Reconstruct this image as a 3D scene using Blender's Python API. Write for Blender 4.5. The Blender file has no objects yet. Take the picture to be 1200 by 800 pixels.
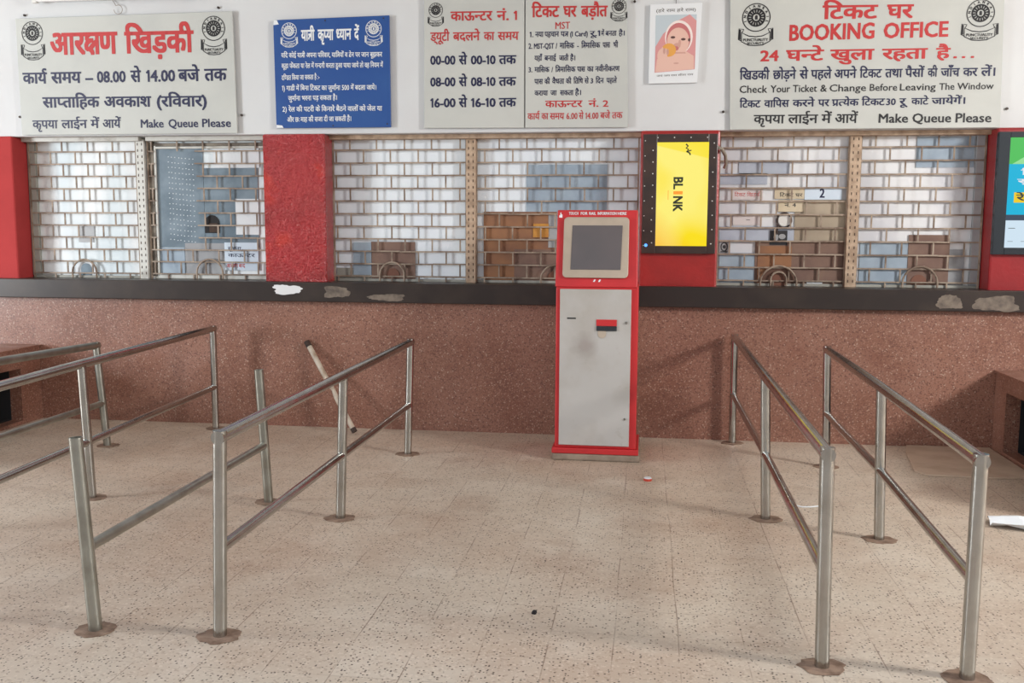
import bpy, bmesh, math, random
from mathutils import Vector, Matrix
random.seed(7)
SC = bpy.context.scene
COL = SC.collection

# ------------------------------------------------------------------ camera, light, exposure
EXPOSURE = 0.0
WORLD_STRENGTH = 0.92
LIGHT_LEFT, LIGHT_RIGHT = 520.0, 430.0
def setup_view():
    f, yaw, pitch, roll = 1142.1, 0.134524, 0.116499, 0.0044536
    cy, sy, cp, sp = math.cos(yaw), math.sin(yaw), math.cos(pitch), math.sin(pitch)
    F = Vector((-sy*cp, cy*cp, -sp)); r = Vector((cy, sy, 0)); u = r.cross(F)
    c, s = math.cos(roll), math.sin(roll)
    r2 = c*r + s*u; u2 = -s*r + c*u
    cam = bpy.data.cameras.new('camera'); cam.sensor_width = 36; cam.lens = f/1200*36
    cam.clip_start = 0.05
    o = bpy.data.objects.new('camera', cam); COL.objects.link(o)
    m = Matrix((r2, u2, -F)).transposed().to_4x4(); m.translation = Vector((0, 0, 1.6))
    o.matrix_world = m; SC.camera = o
    w = bpy.data.worlds.new('sky'); SC.world = w; w.use_nodes = True
    nt = w.node_tree; bg = nt.nodes['Background']
    tc = nt.nodes.new('ShaderNodeTexCoord'); sx = nt.nodes.new('ShaderNodeSeparateXYZ')
    rp = nt.nodes.new('ShaderNodeValToRGB')
    nt.links.new(tc.outputs['Generated'], sx.inputs[0]); nt.links.new(sx.outputs['Z'], rp.inputs[0])
    e = rp.color_ramp.elements
    e[0].position = 0.0; e[0].color = (0.30, 0.27, 0.24, 1)
    e[1].position = 0.9; e[1].color = (0.72, 0.82, 1.0, 1)
    k = e.new(0.08); k.color = (0.80, 0.82, 0.84, 1)
    nt.links.new(rp.outputs[0], bg.inputs[0]); bg.inputs[1].default_value = WORLD_STRENGTH
    def area(name, loc, tgt, sx_, sy_, power, col):
        l = bpy.data.lights.new(name, 'AREA'); l.shape = 'RECTANGLE'; l.size = sx_; l.size_y = sy_
        l.energy = power; l.color = col
        a = bpy.data.objects.new(name, l); COL.objects.link(a); a.location = loc
        a.rotation_euler = (Vector(tgt)-Vector(loc)).to_track_quat('-Z', 'Y').to_euler()
    area('daylight_doorway_left', (-10.2, 2.4, 1.9), (-2.6, 7.4, 0.6), 1.5, 2.2, LIGHT_LEFT, (0.93, 0.97, 1.0))
    area('daylight_doorway_right', (6.9, 2.4, 3.6), (0.4, 7.4, 0.4), 1.1, 1.0, LIGHT_RIGHT, (1.0, 0.97, 0.93))
    v = SC.view_settings; v.view_transform = 'Standard'; v.look = 'None'; v.gamma = 1; v.use_curve_mapping = False
    v.exposure = EXPOSURE
setup_view()

# ------------------------------------------------------------------ helpers
def S(r, g, b):
    def f(c):
        c /= 255
        return c/12.92 if c <= 0.04045 else ((c+0.055)/1.055)**2.4
    return (f(r), f(g), f(b), 1)
def mat(name, col, rough=0.6, metal=0.0, spec=0.5, emit=None, estr=1.0):
    m = bpy.data.materials.new(name); m.use_nodes = True
    b = m.node_tree.nodes['Principled BSDF']
    b.inputs['Base Color'].default_value = col; b.inputs['Roughness'].default_value = rough
    b.inputs['Metallic'].default_value = metal; b.inputs['Specular IOR Level'].default_value = spec
    if emit:
        b.inputs['Emission Color'].default_value = emit; b.inputs['Emission Strength'].default_value = estr
    return m
class NT:
    """small node-graph builder"""
    def __init__(s, m): s.t = m.node_tree; s.b = s.t.nodes['Principled BSDF']
    def n(s, kind, ins=(), **props):
        x = s.t.nodes.new(kind)
        for k, v in props.items(): setattr(x, k, v)
        for k, v in (ins.items() if isinstance(ins, dict) else enumerate(ins)):
            if v is None: continue
            if hasattr(v, 'is_output'): s.t.links.new(v, x.inputs[k])
            else: x.inputs[k].default_value = v
        return x
    def obj(s): return s.n('ShaderNodeTexCoord').outputs['Object']
    def noise(s, scale, detail=3, rough=0.55, vec=None):
        return s.n('ShaderNodeTexNoise', {'Vector': vec or s.obj(), 'Scale': scale, 'Detail': detail, 'Roughness': rough}).outputs['Fac']
    def ramp(s, fac, p0, p1, c0=(0, 0, 0, 1), c1=(1, 1, 1, 1)):
        r = s.n('ShaderNodeValToRGB', {0: fac}); e = r.color_ramp.elements
        e[0].position = p0; e[1].position = p1; e[0].color = c0; e[1].color = c1
        return r.outputs[0]
    def math(s, op, a, b=None, c=None): return s.n('ShaderNodeMath', (a, b, c), operation=op).outputs[0]
    def mix(s, fac, a, b, blend='MIX'):
        x = s.t.nodes.new('ShaderNodeMix'); x.data_type = 'RGBA'; x.blend_type = blend
        for i, v in ((0, fac), (6, a), (7, b)):
            if hasattr(v, 'is_output'): s.t.links.new(v, x.inputs[i])
            else: x.inputs[i].default_value = v
        return x.outputs[2]
    def base(s, c): s.t.links.new(c, s.b.inputs['Base Color'])
    def rough(s, c): s.t.links.new(c, s.b.inputs['Roughness'])
    def bump(s, h, strength=0.3, dist=0.01):
        x = s.n('ShaderNodeBump', {'Strength': strength, 'Distance': dist, 'Height': h}); s.t.links.new(x.outputs[0], s.b.inputs['Normal'])
def worn(name, a, b, scale=3.0, rough=0.6, metal=0.0, lo=0.4, hi=0.65, bump=0.0, spec=0.5):
    m = mat(name, a, rough, metal, spec); g = NT(m); n = g.noise(scale, 5)
    g.base(g.mix(g.ramp(n, lo, hi), a, b))
    if bump: g.bump(g.noise(scale*8, 3), bump, 0.004)
    return m
class MB:
    """collects shapes into one mesh"""
    def __init__(s): s.bm = bmesh.new()
    def box(s, x0, x1, y0, y1, z0, z1, mi=0):
        v = [s.bm.verts.new(p) for p in ((x0,y0,z0),(x1,y0,z0),(x1,y1,z0),(x0,y1,z0),(x0,y0,z1),(x1,y0,z1),(x1,y1,z1),(x0,y1,z1))]
        for q in ((3,2,1,0),(4,5,6,7),(0,1,5,4),(1,2,6,5),(2,3,7,6),(3,0,4,7)):
            s.bm.faces.new([v[i] for i in q]).material_index = mi
        return s
    def prism(s, pts, y0, y1, mi=0):
        """polygon given in (x, z), extruded from y0 (front) to y1"""
        a = [s.bm.verts.new((x, y0, z)) for x, z in pts]; b = [s.bm.verts.new((x, y1, z)) for x, z in pts]
        n = len(pts)
        s.bm.faces.new(a).material_index = mi; s.bm.faces.new(b[::-1]).material_index = mi
        for i in range(n):
            s.bm.faces.new([a[i], b[i], b[(i+1) % n], a[(i+1) % n]]).material_index = mi
        return s
    def slab(s, pts, z0, z1, mi=0):
        """polygon given in (x, y), extruded in z"""
        a = [s.bm.verts.new((x, y, z0)) for x, y in pts]; b = [s.bm.verts.new((x, y, z1)) for x, y in pts]
        n = len(pts)
        s.bm.faces.new(a[::-1]).material_index = mi; s.bm.faces.new(b).material_index = mi
        for i in range(n):
            s.bm.faces.new([a[i], a[(i+1) % n], b[(i+1) % n], b[i]]).material_index = mi
        return s
    def tube(s, path, r, n=16, caps=True, mi=0, radii=None, hollow=False):
        path = [Vector(p) for p in path]; rings = []
        for i, p in enumerate(path):
            d = (path[min(i+1, len(path)-1)]-path[max(i-1, 0)]).normalized()
            up = Vector((0, 0, 1)) if abs(d.z) < 0.9 else Vector((0, 1, 0))
            x = d.cross(up).normalized(); y = x.cross(d)
            rr = radii[i] if radii else r
            rings.append([s.bm.verts.new(p+rr*(math.cos(2*math.pi*k/n)*x+math.sin(2*math.pi*k/n)*y)) for k in range(n)])
        for a, b in zip(rings, rings[1:]):
            for k in range(n):
                f = s.bm.faces.new([a[k], a[(k+1) % n], b[(k+1) % n], b[k]]); f.smooth = True; f.material_index = mi
        if caps:
            for rg in (rings[0][::-1], rings[-1]):   # caps get vertices of their own so the side shading stays straight
                s.bm.faces.new([s.bm.verts.new(v.co) for v in rg]).material_index = mi
        return s
    def stroke(s, pts, width, y, mi=0, closed=False):
        """flat painted line in the x-z plane"""
        P = [Vector(p) for p in pts]; n = len(P); L = []
        for i in range(n):
            a = P[(i-1) % n] if closed or i > 0 else P[i]; b = P[(i+1) % n] if closed or i < n-1 else P[i]
            d = (b-a); d = d.normalized() if d.length > 0 else Vector((1, 0))
            nn = Vector((-d.y, d.x))*width/2
            L.append((s.bm.verts.new((P[i].x+nn.x, y, P[i].y+nn.y)), s.bm.verts.new((P[i].x-nn.x, y, P[i].y-nn.y))))
        for i in range(n if closed else n-1):
            a, b = L[i], L[(i+1) % n]
            try: s.bm.faces.new([a[1], b[1], b[0], a[0]]).material_index = mi
            except ValueError: pass
        return s
    def poly(s, pts, y, mi=0):
        s.bm.faces.new([s.bm.verts.new((x, y, z)) for x, z in pts]).material_index = mi; return s
    def ellipse(s, cx, cz, rx, rz, y, mi=0, n=28, a0=0, a1=2*math.pi):
        full = abs(a1-a0-2*math.pi) < 1e-6
        return s.poly([(cx+rx*math.cos(a0+(a1-a0)*k/(n if full else n-1)), cz+rz*math.sin(a0+(a1-a0)*k/(n if full else n-1))) for k in range(n)], y, mi)
    def mesh(s, vf, mi=0):
        V, Fc = vf; vs = [s.bm.verts.new(v) for v in V]
        for f in Fc:
            try: s.bm.faces.new([vs[i] for i in f]).material_index = mi
            except ValueError: pass
        return s
    def build(s, name, mats, parent=None, bevel=0.0, segs=2, flat=True):
        me = bpy.data.meshes.new(name); s.bm.normal_update()
        s.bm.to_mesh(me); s.bm.free()
        for m in (mats if isinstance(mats, (list, tuple)) else [mats]): me.materials.append(m)
        o = bpy.data.objects.new(name, me); COL.objects.link(o)
        if parent:
            o.parent = parent
            o.matrix_parent_inverse = Matrix.Translation(-parent.location)
        if bevel:
            b = o.modifiers.new('edge', 'BEVEL'); b.width = bevel; b.segments = segs; b.limit_method = 'ANGLE'; b.angle_limit = math.radians(40)
        return o
def tag(o, label=None, cat=None, group=None, kind=None):
    if label: o['label'] = label
    if cat: o['category'] = cat
    if group: o['group'] = group
    if kind: o['kind'] = kind
    return o
def thing(name, loc, label, cat, group=None):
    o = bpy.data.objects.new(name, None); o.empty_display_size = 0.1; COL.objects.link(o); o.location = loc
    return tag(o, label, cat, group)

# ------------------------------------------------------------------ lettering: the default font, laid out glyph by glyph
GL = {}
def font_mesh(txt, off):
    c = bpy.data.curves.new('t', 'FONT'); c.body = txt; c.size = 1; c.resolution_u = 2; c.fill_mode = 'FRONT'; c.offset = off
    o = bpy.data.objects.new('t', c); COL.objects.link(o); bpy.context.view_layer.update()
    m = o.to_mesh(); V = [(v.co.x, v.co.y, 0) for v in m.vertices]; Fc = [tuple(p.vertices) for p in m.polygons]
    o.to_mesh_clear(); bpy.data.objects.remove(o); bpy.data.curves.remove(c)
    return V, Fc
FIXED = {'ि': 0.17, 'ा': 0.17, 'ी': 0.17, 'ो': 0.17, 'ौ': 0.17}
def glyph(ch, off):
    off = 0.0; k = (ch, off)
    if k not in GL:
        V, Fc = font_mesh(ch, off)
        if '\u0900' <= ch <= '\u097f' and V:
            xm = max(v[0] for v in font_mesh(ch, 0)[0])
            adv = FIXED.get(ch, 0.0 if ch in 'ेैंुूृ्ँ़' else xm-0.014)
            if ch in FIXED: adv = 0.259
            if ch == '।': adv = 0.38
        else:
            adv = max(v[0] for v in font_mesh('|'+ch+'|', 0)[0])-0.428
        GL[k] = (V, Fc, adv)
    return GL[k]
def clip_right(V, Fc, x):
    bm = bmesh.new(); vs = [bm.verts.new((a, b, 0)) for a, b, _ in V]
    for f in Fc:
        try: bm.faces.new([vs[i] for i in f])
        except ValueError: pass
    bmesh.ops.bisect_plane(bm, geom=bm.verts[:]+bm.edges[:]+bm.faces[:], plane_co=(x, 0, 0), plane_no=(1, 0, 0), clear_outer=True)
    bm.verts.index_update()
    V2 = [(v.co.x, v.co.y, 0) for v in bm.verts]; F2 = [tuple(v.index for v in f.verts) for f in bm.faces]; bm.free()
    return V2, F2
def strokes(lines, wd):
    """free-hand letter strokes -> flat mesh in (x, z)"""
    V, Fc = [], []
    for li, pts in enumerate(lines):
        P = [Vector(p) for p in pts]; n = len(P); base = len(V)
        for i in range(n):
            d = (P[min(i+1, n-1)]-P[max(i-1, 0)]).normalized(); nn = Vector((-d.y, d.x))*wd/2
            V += [tuple(P[i]+nn)+(li+1,), tuple(P[i]-nn)+(li+1,)]
        for i in range(n-1): Fc.append((base+2*i+1, base+2*i+3, base+2*i+2, base+2*i))
    return V, Fc
def special(name, off):
    w = 0.080
    if name == 'क्ष':
        V, Fc = strokes([[(0, .585), (.66, .585)], [(.20, .585), (.12, .52), (.10, .46), (.14, .405), (.22, .385), (.33, .41)],
                         [(.22, .385), (.11, .33), (.06, .25), (.08, .165), (.15, .13), (.23, .15), (.33, .24), (.43, .33), (.52, .37)],
                         [(.20, .14), (.27, .10), (.31, .05), (.33, -.01)], [(.52, .585), (.52, 0)]], w)
        return V, Fc, .60
    if name == 'त्र':
        V, Fc = strokes([[(0, .585), (.55, .585)], [(.42, .585), (.42, 0)], [(.42, .36), (.07, .36)], [(.40, .34), (.20, .24), (.06, .08)]], w)
        return V, Fc, .53
    if name == '1':
        V, Fc = strokes([[(.05, .54), (.14, .60), (.19, .686)], [(.19, .686), (.19, 0)]], w*1.05); return V, Fc, .33
    if name == 'reph':
        V, Fc = strokes([[(-.09, .60), (-.20, .66), (-.235, .74), (-.19, .82), (-.09, .84), (-.02, .79)]], w*.9); return V, Fc, 0
    if name == 'rakar':
        V, Fc = strokes([[(-.17, .25), (-.30, .15), (-.47, .05)]], w*.9); return V, Fc, 0
CONS = set(chr(c) for c in range(0x915, 0x93a)) | {'ड़', 'ढ़'}
def layout(txt, off):
    """words -> (verts, faces, width): matras, half letters, conjuncts"""
    V, Fc = [], []; pen = 0.0
    def put(g, dx=0.0):
        nonlocal pen
        b = len(V); V.extend((x+pen+dx, y, d) for x, y, d in g[0]); Fc.extend(tuple(i+b for i in f) for f in g[1]); pen += g[2]
    def half(ch):
        v, f, a = glyph(ch, off)
        xm = a+0.014
        if ch in 'टठडढदहर':
            put((v, f, a)); put(glyph('्', off)); return
        cut = xm-0.184 if ch not in 'कफ' else xm-0.24
        v2, f2 = clip_right(v, f, cut); put((v2, f2, cut-0.01))
    i = 0
    while i < len(txt):
        ch = txt[i]
        if ch in CONS:
            cl = [ch]; i += 1; marks = []
            if i < len(txt) and txt[i] == '़': cl[-1] += '़'; i += 1
            while i+1 < len(txt) and txt[i] == '्' and txt[i+1] in CONS:
                cl.append(txt[i+1]); i += 2
            while i < len(txt) and txt[i] in 'ािीेैोौंुूृँ़्': marks.append(txt[i]); i += 1
            reph = len(cl) > 1 and cl[0] == 'र'
            if reph: cl = cl[1:]
            if 'ि' in marks: put(glyph('ि', off)); marks.remove('ि')
            k = 0
            while k < len(cl):
                pair = cl[k]+'्'+cl[k+1] if k+1 < len(cl) else ''
                if pair in ('क्ष', 'त्र'): put(special(pair, off)); k += 2
                elif k+1 < len(cl) and cl[k+1] == 'र': put(glyph(cl[k][0], off)); put(special('rakar', off)); k += 2
                elif k+1 < len(cl): half(cl[k][0]); k += 1
                else:
                    put(glyph(cl[k][0], off))
                    if len(cl[k]) > 1: put(glyph('़', off))
                    k += 1
            tall = any(m in 'ेैोौी' for m in marks)
            for m in marks: put(glyph(m, off), 0.11 if m in 'ंँ' and tall else 0.0)
            if reph: put(special('reph', off), 0.0)
        else:
            put(special('1', off) if ch == '1' else glyph(ch, off)); i += 1
    if off > 0 and V:
        B = [(dx*off, dy*off) for dx, dy in ((-1, -.6), (1, -.6), (-1, .6), (1, .6), (0, 0))]
        n = len(V); V2 = []; F2 = []
        for j, (dx, dy) in enumerate(B):
            V2 += [(x+dx, y+dy, d) for x, y, d in V]; F2 += [tuple(i+n*j for i in f) for f in Fc]
        V, Fc = V2, F2
    return V, Fc, pen
def is_deva(t): return any('\u0900' <= c <= '\u097f' for c in t)
def add_text(mb, txt, xa, xb, za, zb, H, y, off, mi=0):
    """one word fitted between xa and xb, base line za..zb, letter height H"""
    V, Fc, _ = layout(txt, off)
    if not V: return
    x0 = min(v[0] for v in V); x1 = max(v[0] for v in V)
    sz = H/(0.622 if is_deva(txt) else 0.686)
    if txt in ('-', '...'): sz = H/0.686
    sx = (xb-xa)/max(x1-x0, 1e-4)
    if len(txt) == 1: sx = min(sx, (3 if txt == '-' else 1.35)*sz)
    out = []
    nv = len(V)//5 if off > 0 else len(V)
    for i, (a, b, d) in enumerate(V):
        t = (a-x0)*sx
        out.append((xa+t, y-0.00014*(i//nv)-0.00004*d, za+(zb-za)*t/max(xb-xa, 1e-5)+b*sz))
    mb.mesh((out, Fc), mi)

SIGN_TEXT = {
  'A': [
    ('red', 0.035, (('आरक्षण', -4.735, -4.16, 2.954, 2.954, 0.1604), ('खिड़की', -4.103, -3.525, 2.954, 2.954, 0.1569))),
    ('navy', 0.03, (('कार्य', -4.988, -4.775, 2.731, 2.731, 0.0823), ('समय', -4.742, -4.481, 2.731, 2.731, 0.0832), ('-', -4.448, -4.381, 2.731, 2.731, 0.0839), ('08.00', -4.348, -4.104, 2.731, 2.731, 0.0845), ('से', -4.064, -3.974, 2.731, 2.731, 0.0852), ('14.00', -3.933, -3.689, 2.731, 2.731, 0.0859), ('बजे', -3.665, -3.485, 2.731, 2.731, 0.0867), ('तक', -3.448, -3.26, 2.731, 2.731, 0.0874))),
    ('navy', 0.03, (('साप्ताहिक', -4.826, -4.334, 2.541, 2.539, 0.0786), ('अवकाश', -4.297, -3.896, 2.539, 2.538, 0.0779), ('(रविवार)', -3.851, -3.433, 2.537, 2.536, 0.0773))),
    ('navy', 0.022, (('कृपया', -4.923, -4.702, 2.376, 2.376, 0.0625), ('लाईन', -4.672, -4.448, 2.376, 2.376, 0.0625), ('में', -4.42, -4.343, 2.376, 2.376, 0.0625), ('आयें', -4.316, -4.16, 2.376, 2.376, 0.0625), ('Make', -3.993, -3.799, 2.375, 2.375, 0.0625), ('Queue', -3.759, -3.51, 2.375, 2.375, 0.0624), ('Please', -3.478, -3.239, 2.375, 2.374, 0.0624))),
  ],
  'D': [
    ('red', 0.03, (('टिकट', 1.224, 1.607, 3.091, 3.087, 0.0904), ('घर', 1.667, 1.849, 3.087, 3.085, 0.0898))),
    ('red', 0.03, (('BOOKING', 1.0, 1.589, 2.945, 2.949, 0.1074), ('OFFICE', 1.651, 2.09, 2.949, 2.952, 0.1026))),
    ('red', 0.03, (('24', 0.8, 0.931, 2.804, 2.804, 0.0736), ('घन्टे', 0.982, 1.247, 2.804, 2.803, 0.0725), ('खुला', 1.29, 1.595, 2.803, 2.803, 0.071), ('रहता', 1.647, 1.959, 2.803, 2.803, 0.0694), ('है', 2.014, 2.113, 2.803, 2.802, 0.0683), ('.', 2.133, 2.164, 2.802, 2.802, 0.0679), ('.', 2.19, 2.221, 2.802, 2.802, 0.0677), ('.', 2.249, 2.28, 2.802, 2.802, 0.0674))),
    ('navy', 0.025, (('खिडकी', 0.658, 0.871, 2.676, 2.676, 0.06), ('छोड़ने', 0.894, 1.058, 2.676, 2.676, 0.0593), ('से', 1.081, 1.143, 2.676, 2.676, 0.0588), ('पहले', 1.161, 1.307, 2.676, 2.676, 0.0583), ('अपने', 1.325, 1.479, 2.676, 2.676, 0.0577), ('टिकट', 1.5, 1.653, 2.676, 2.676, 0.0571), ('तथा', 1.675, 1.794, 2.676, 2.676, 0.0565), ('पैसों', 1.812, 1.943, 2.676, 2.676, 0.056), ('की', 1.965, 2.032, 2.676, 2.676, 0.0555), ('जाँच', 2.054, 2.182, 2.676, 2.676, 0.0551), ('कर', 2.204, 2.302, 2.676, 2.676, 0.0546), ('लें।', 2.324, 2.42, 2.676, 2.676, 0.0541))),
    ('black', 0.012, (('Check', 0.661, 0.858, 2.581, 2.581, 0.051), ('Your', 0.881, 1.02, 2.581, 2.582, 0.0503), ('Ticket', 1.038, 1.208, 2.582, 2.582, 0.0497), ('&', 1.231, 1.277, 2.582, 2.582, 0.0492), ('Change', 1.295, 1.549, 2.582, 2.583, 0.0486), ('Before', 1.574, 1.763, 2.583, 2.583, 0.0477), ('Leaving', 1.781, 2.025, 2.583, 2.583, 0.0469), ('The', 2.048, 2.152, 2.583, 2.584, 0.0462), ('Window', 2.171, 2.415, 2.584, 2.584, 0.0455))),
    ('navy', 0.025, (('टिकट', 0.664, 0.815, 2.476, 2.477, 0.0488), ('वापिस', 0.839, 1.017, 2.477, 2.478, 0.0481), ('करने', 1.04, 1.196, 2.478, 2.479, 0.0474), ('पर', 1.219, 1.299, 2.479, 2.479, 0.0469), ('प्रत्येक', 1.315, 1.504, 2.479, 2.481, 0.0463), ('टिकट', 1.522, 1.684, 2.481, 2.482, 0.0455), ('30', 1.691, 1.758, 2.482, 2.482, 0.0451), ('रू', 1.781, 1.841, 2.482, 2.482, 0.0447), ('काटे', 1.864, 1.982, 2.483, 2.483, 0.0443), ('जायेगें।', 2.002, 2.23, 2.483, 2.485, 0.0436))),
    ('black', 0.022, (('कृपया', 0.768, 0.989, 2.362, 2.361, 0.0589), ('लाईन', 1.012, 1.224, 2.361, 2.36, 0.0597), ('में', 1.247, 1.32, 2.36, 2.36, 0.0602), ('आयें', 1.343, 1.502, 2.36, 2.359, 0.0606), ('Make', 1.645, 1.848, 2.359, 2.358, 0.0616), ('Queue', 1.877, 2.142, 2.358, 2.357, 0.0624), ('Please', 2.171, 2.413, 2.356, 2.355, 0.0632))),
  ],
  'C1': [
    ('red', 0.025, (('काऊन्टर', -1.483, -1.164, 3.141, 3.138, 0.0646), ('नं.', -1.132, -1.04, 3.137, 3.136, 0.0636), ('1', -1.005, -0.979, 3.136, 3.136, 0.0632))),
    ('red', 0.022, (('ड्यूटी', -1.639, -1.491, 2.996, 2.995, 0.0605), ('बदलने', -1.465, -1.258, 2.995, 2.994, 0.0588), ('का', -1.23, -1.148, 2.993, 2.993, 0.0575), ('समय', -1.124, -0.964, 2.993, 2.992, 0.0563))),
    ('navy', 0.03, (('00-00', -1.64, -1.446, 2.822, 2.82, 0.064), ('से', -1.421, -1.356, 2.82, 2.82, 0.0631), ('00-10', -1.328, -1.139, 2.819, 2.818, 0.0622), ('तक', -1.115, -0.982, 2.818, 2.817, 0.0611))),
    ('navy', 0.03, (('08-00', -1.641, -1.446, 2.661, 2.66, 0.0643), ('से', -1.421, -1.356, 2.66, 2.659, 0.0634), ('08-10', -1.328, -1.139, 2.659, 2.658, 0.0625), ('तक', -1.115, -0.982, 2.658, 2.657, 0.0614))),
    ('navy', 0.03, (('16-00', -1.642, -1.446, 2.505, 2.505, 0.0646), ('से', -1.422, -1.356, 2.505, 2.504, 0.0637), ('16-10', -1.328, -1.138, 2.504, 2.504, 0.0628), ('तक', -1.114, -0.981, 2.504, 2.504, 0.0617))),
  ],
  'C2': [
    ('red', 0.03, (('टिकट', -0.869, -0.662, 3.153, 3.15, 0.0761), ('घर', -0.634, -0.534, 3.15, 3.149, 0.0748), ('बड़ौत', -0.503, -0.306, 3.148, 3.146, 0.0736))),
    ('red', 0.008, (('MST', -0.691, -0.582, 3.063, 3.064, 0.0491),)),
    ('navy', 0.02, (('1.', -0.884, -0.855, 3.009, 3.008, 0.037), ('नया', -0.842, -0.779, 3.008, 3.008, 0.0367), ('पहचान', -0.771, -0.664, 3.008, 3.008, 0.0362), ('पत्र', -0.651, -0.593, 3.008, 3.007, 0.0357), ('(I Card)', -0.581, -0.45, 3.007, 3.007, 0.0352), ('रू.1', -0.435, -0.359, 3.007, 3.007, 0.0346), ('में', -0.351, -0.329, 3.007, 3.007, 0.0343), ('बनता', -0.32, -0.238, 3.006, 3.006, 0.034), ('है।', -0.223, -0.179, 3.006, 3.006, 0.0336))),
    ('navy', 0.02, (('2.', -0.891, -0.863, 2.924, 2.924, 0.0387), ('MST-QST', -0.85, -0.7, 2.923, 2.923, 0.0384), ('/', -0.687, -0.676, 2.923, 2.923, 0.0381), ('मासिक', -0.658, -0.549, 2.923, 2.922, 0.0378), ('-', -0.528, -0.516, 2.922, 2.922, 0.0376), ('त्रिमासिक', -0.497, -0.358, 2.922, 2.922, 0.0373), ('पास', -0.339, -0.284, 2.922, 2.922, 0.037), ('भी', -0.26, -0.226, 2.922, 2.921, 0.0368))),
    ('navy', 0.02, (('यहाँ', -0.846, -0.787, 2.836, 2.836, 0.0355), ('बनाई', -0.771, -0.683, 2.836, 2.835, 0.035), ('जाती', -0.662, -0.591, 2.835, 2.835, 0.0344), ('है।', -0.579, -0.541, 2.835, 2.835, 0.0341))),
    ('navy', 0.02, (('3.', -0.89, -0.861, 2.753, 2.753, 0.0358), ('मासिक', -0.845, -0.733, 2.753, 2.752, 0.0357), ('/', -0.717, -0.706, 2.752, 2.752, 0.0357), ('त्रिमासिक', -0.688, -0.537, 2.752, 2.752, 0.0356), ('पास', -0.526, -0.466, 2.752, 2.752, 0.0356), ('का', -0.452, -0.404, 2.752, 2.751, 0.0355), ('नवीनीकरण', -0.392, -0.211, 2.751, 2.751, 0.0354))),
    ('navy', 0.02, (('पास', -0.845, -0.781, 2.666, 2.666, 0.0359), ('की', -0.769, -0.728, 2.666, 2.666, 0.0358), ('वैधता', -0.712, -0.621, 2.666, 2.666, 0.0358), ('की', -0.609, -0.568, 2.666, 2.666, 0.0357), ('तिथि', -0.552, -0.481, 2.666, 2.666, 0.0357), ('से', -0.47, -0.438, 2.666, 2.666, 0.0356), ('3', -0.425, -0.406, 2.666, 2.666, 0.0356), ('दिन', -0.387, -0.327, 2.666, 2.666, 0.0356), ('पहले', -0.308, -0.23, 2.666, 2.666, 0.0355))),
    ('navy', 0.02, (('कराया', -0.844, -0.743, 2.582, 2.582, 0.0346), ('जा', -0.724, -0.676, 2.582, 2.582, 0.035), ('सकता', -0.652, -0.551, 2.582, 2.582, 0.0353), ('है।', -0.54, -0.495, 2.582, 2.582, 0.0357))),
    ('red', 0.02, (('काऊन्टर', -0.763, -0.483, 2.495, 2.495, 0.0464), ('नं.', -0.439, -0.364, 2.495, 2.495, 0.0455), ('2', -0.332, -0.29, 2.495, 2.495, 0.0451))),
    ('red', 0.015, (('कार्य', -0.895, -0.803, 2.405, 2.406, 0.0455), ('का', -0.79, -0.738, 2.406, 2.406, 0.0453), ('समय', -0.727, -0.618, 2.406, 2.406, 0.045), ('6.00', -0.602, -0.519, 2.407, 2.407, 0.0446), ('से', -0.509, -0.474, 2.407, 2.407, 0.0444), ('14.00', -0.461, -0.363, 2.407, 2.408, 0.0442), ('बजे', -0.35, -0.276, 2.408, 2.408, 0.0439), ('तक', -0.263, -0.184, 2.408, 2.409, 0.0436))),
  ],
  'B': [
    ('white', 0.035, (('यात्री', -2.653, -2.544, 3.019, 3.02, 0.0764), ('कृप्या', -2.52, -2.394, 3.02, 3.021, 0.0762), ('ध्यान', -2.374, -2.253, 3.021, 3.022, 0.076), ('दें', -2.232, -2.192, 3.022, 3.023, 0.0758))),
    ('white', 0.02, (('यदि कोई यात्री अपना परिवार, यात्रियों व ट्रेन पर जान बूझकर', -2.816, -2.013, 2.895, 2.888, 0.0331),)),
    ('white', 0.02, (('कूड़ा फेंकता या रेल में गन्दगी करता हुआ पाया जाये तो वह नियम में', -2.815, -2.007, 2.815, 2.809, 0.0332),)),
    ('white', 0.02, (('दण्डित किया जा सकता है :-', -2.817, -2.512, 2.725, 2.728, 0.0335),)),
    ('white', 0.02, (('1) गाडी में बिना टिकट का जुर्माना 500 में बदला जाये।', -2.816, -2.063, 2.646, 2.643, 0.0334),)),
    ('white', 0.02, (('जुर्माना भरना पड़ सकता है।', -2.768, -2.375, 2.569, 2.571, 0.0336),)),
    ('white', 0.02, (('2) रेल की पटरी के किनारे बैठने वालों को जेल या', -2.816, -2.018, 2.486, 2.485, 0.0336),)),
    ('white', 0.02, (('और छः माह की सजा दी जा सकती है।', -2.779, -2.265, 2.407, 2.41, 0.0337),)),
  ],
}
EMBLEM_BOX = {
  'A': [
    (-4.987, -4.781, 2.915, 3.212, 'black'),
    (-3.466, -3.254, 2.927, 3.218, 'black'),
  ],
  'D': [
    (0.641, 0.886, 2.915, 3.209, 'black'),
    (2.175, 2.423, 2.92, 3.197, 'black'),
  ],
  'C1': [
    (-1.657, -1.535, 3.103, 3.273, 'black'),
  ],
  'C2': [
    (-0.285, -0.162, 3.109, 3.267, 'black'),
  ],
  'B': [
    (-2.818, -2.68, 2.973, 3.154, 'white'),
    (-2.149, -2.009, 2.971, 3.156, 'white'),
  ],
}
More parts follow.
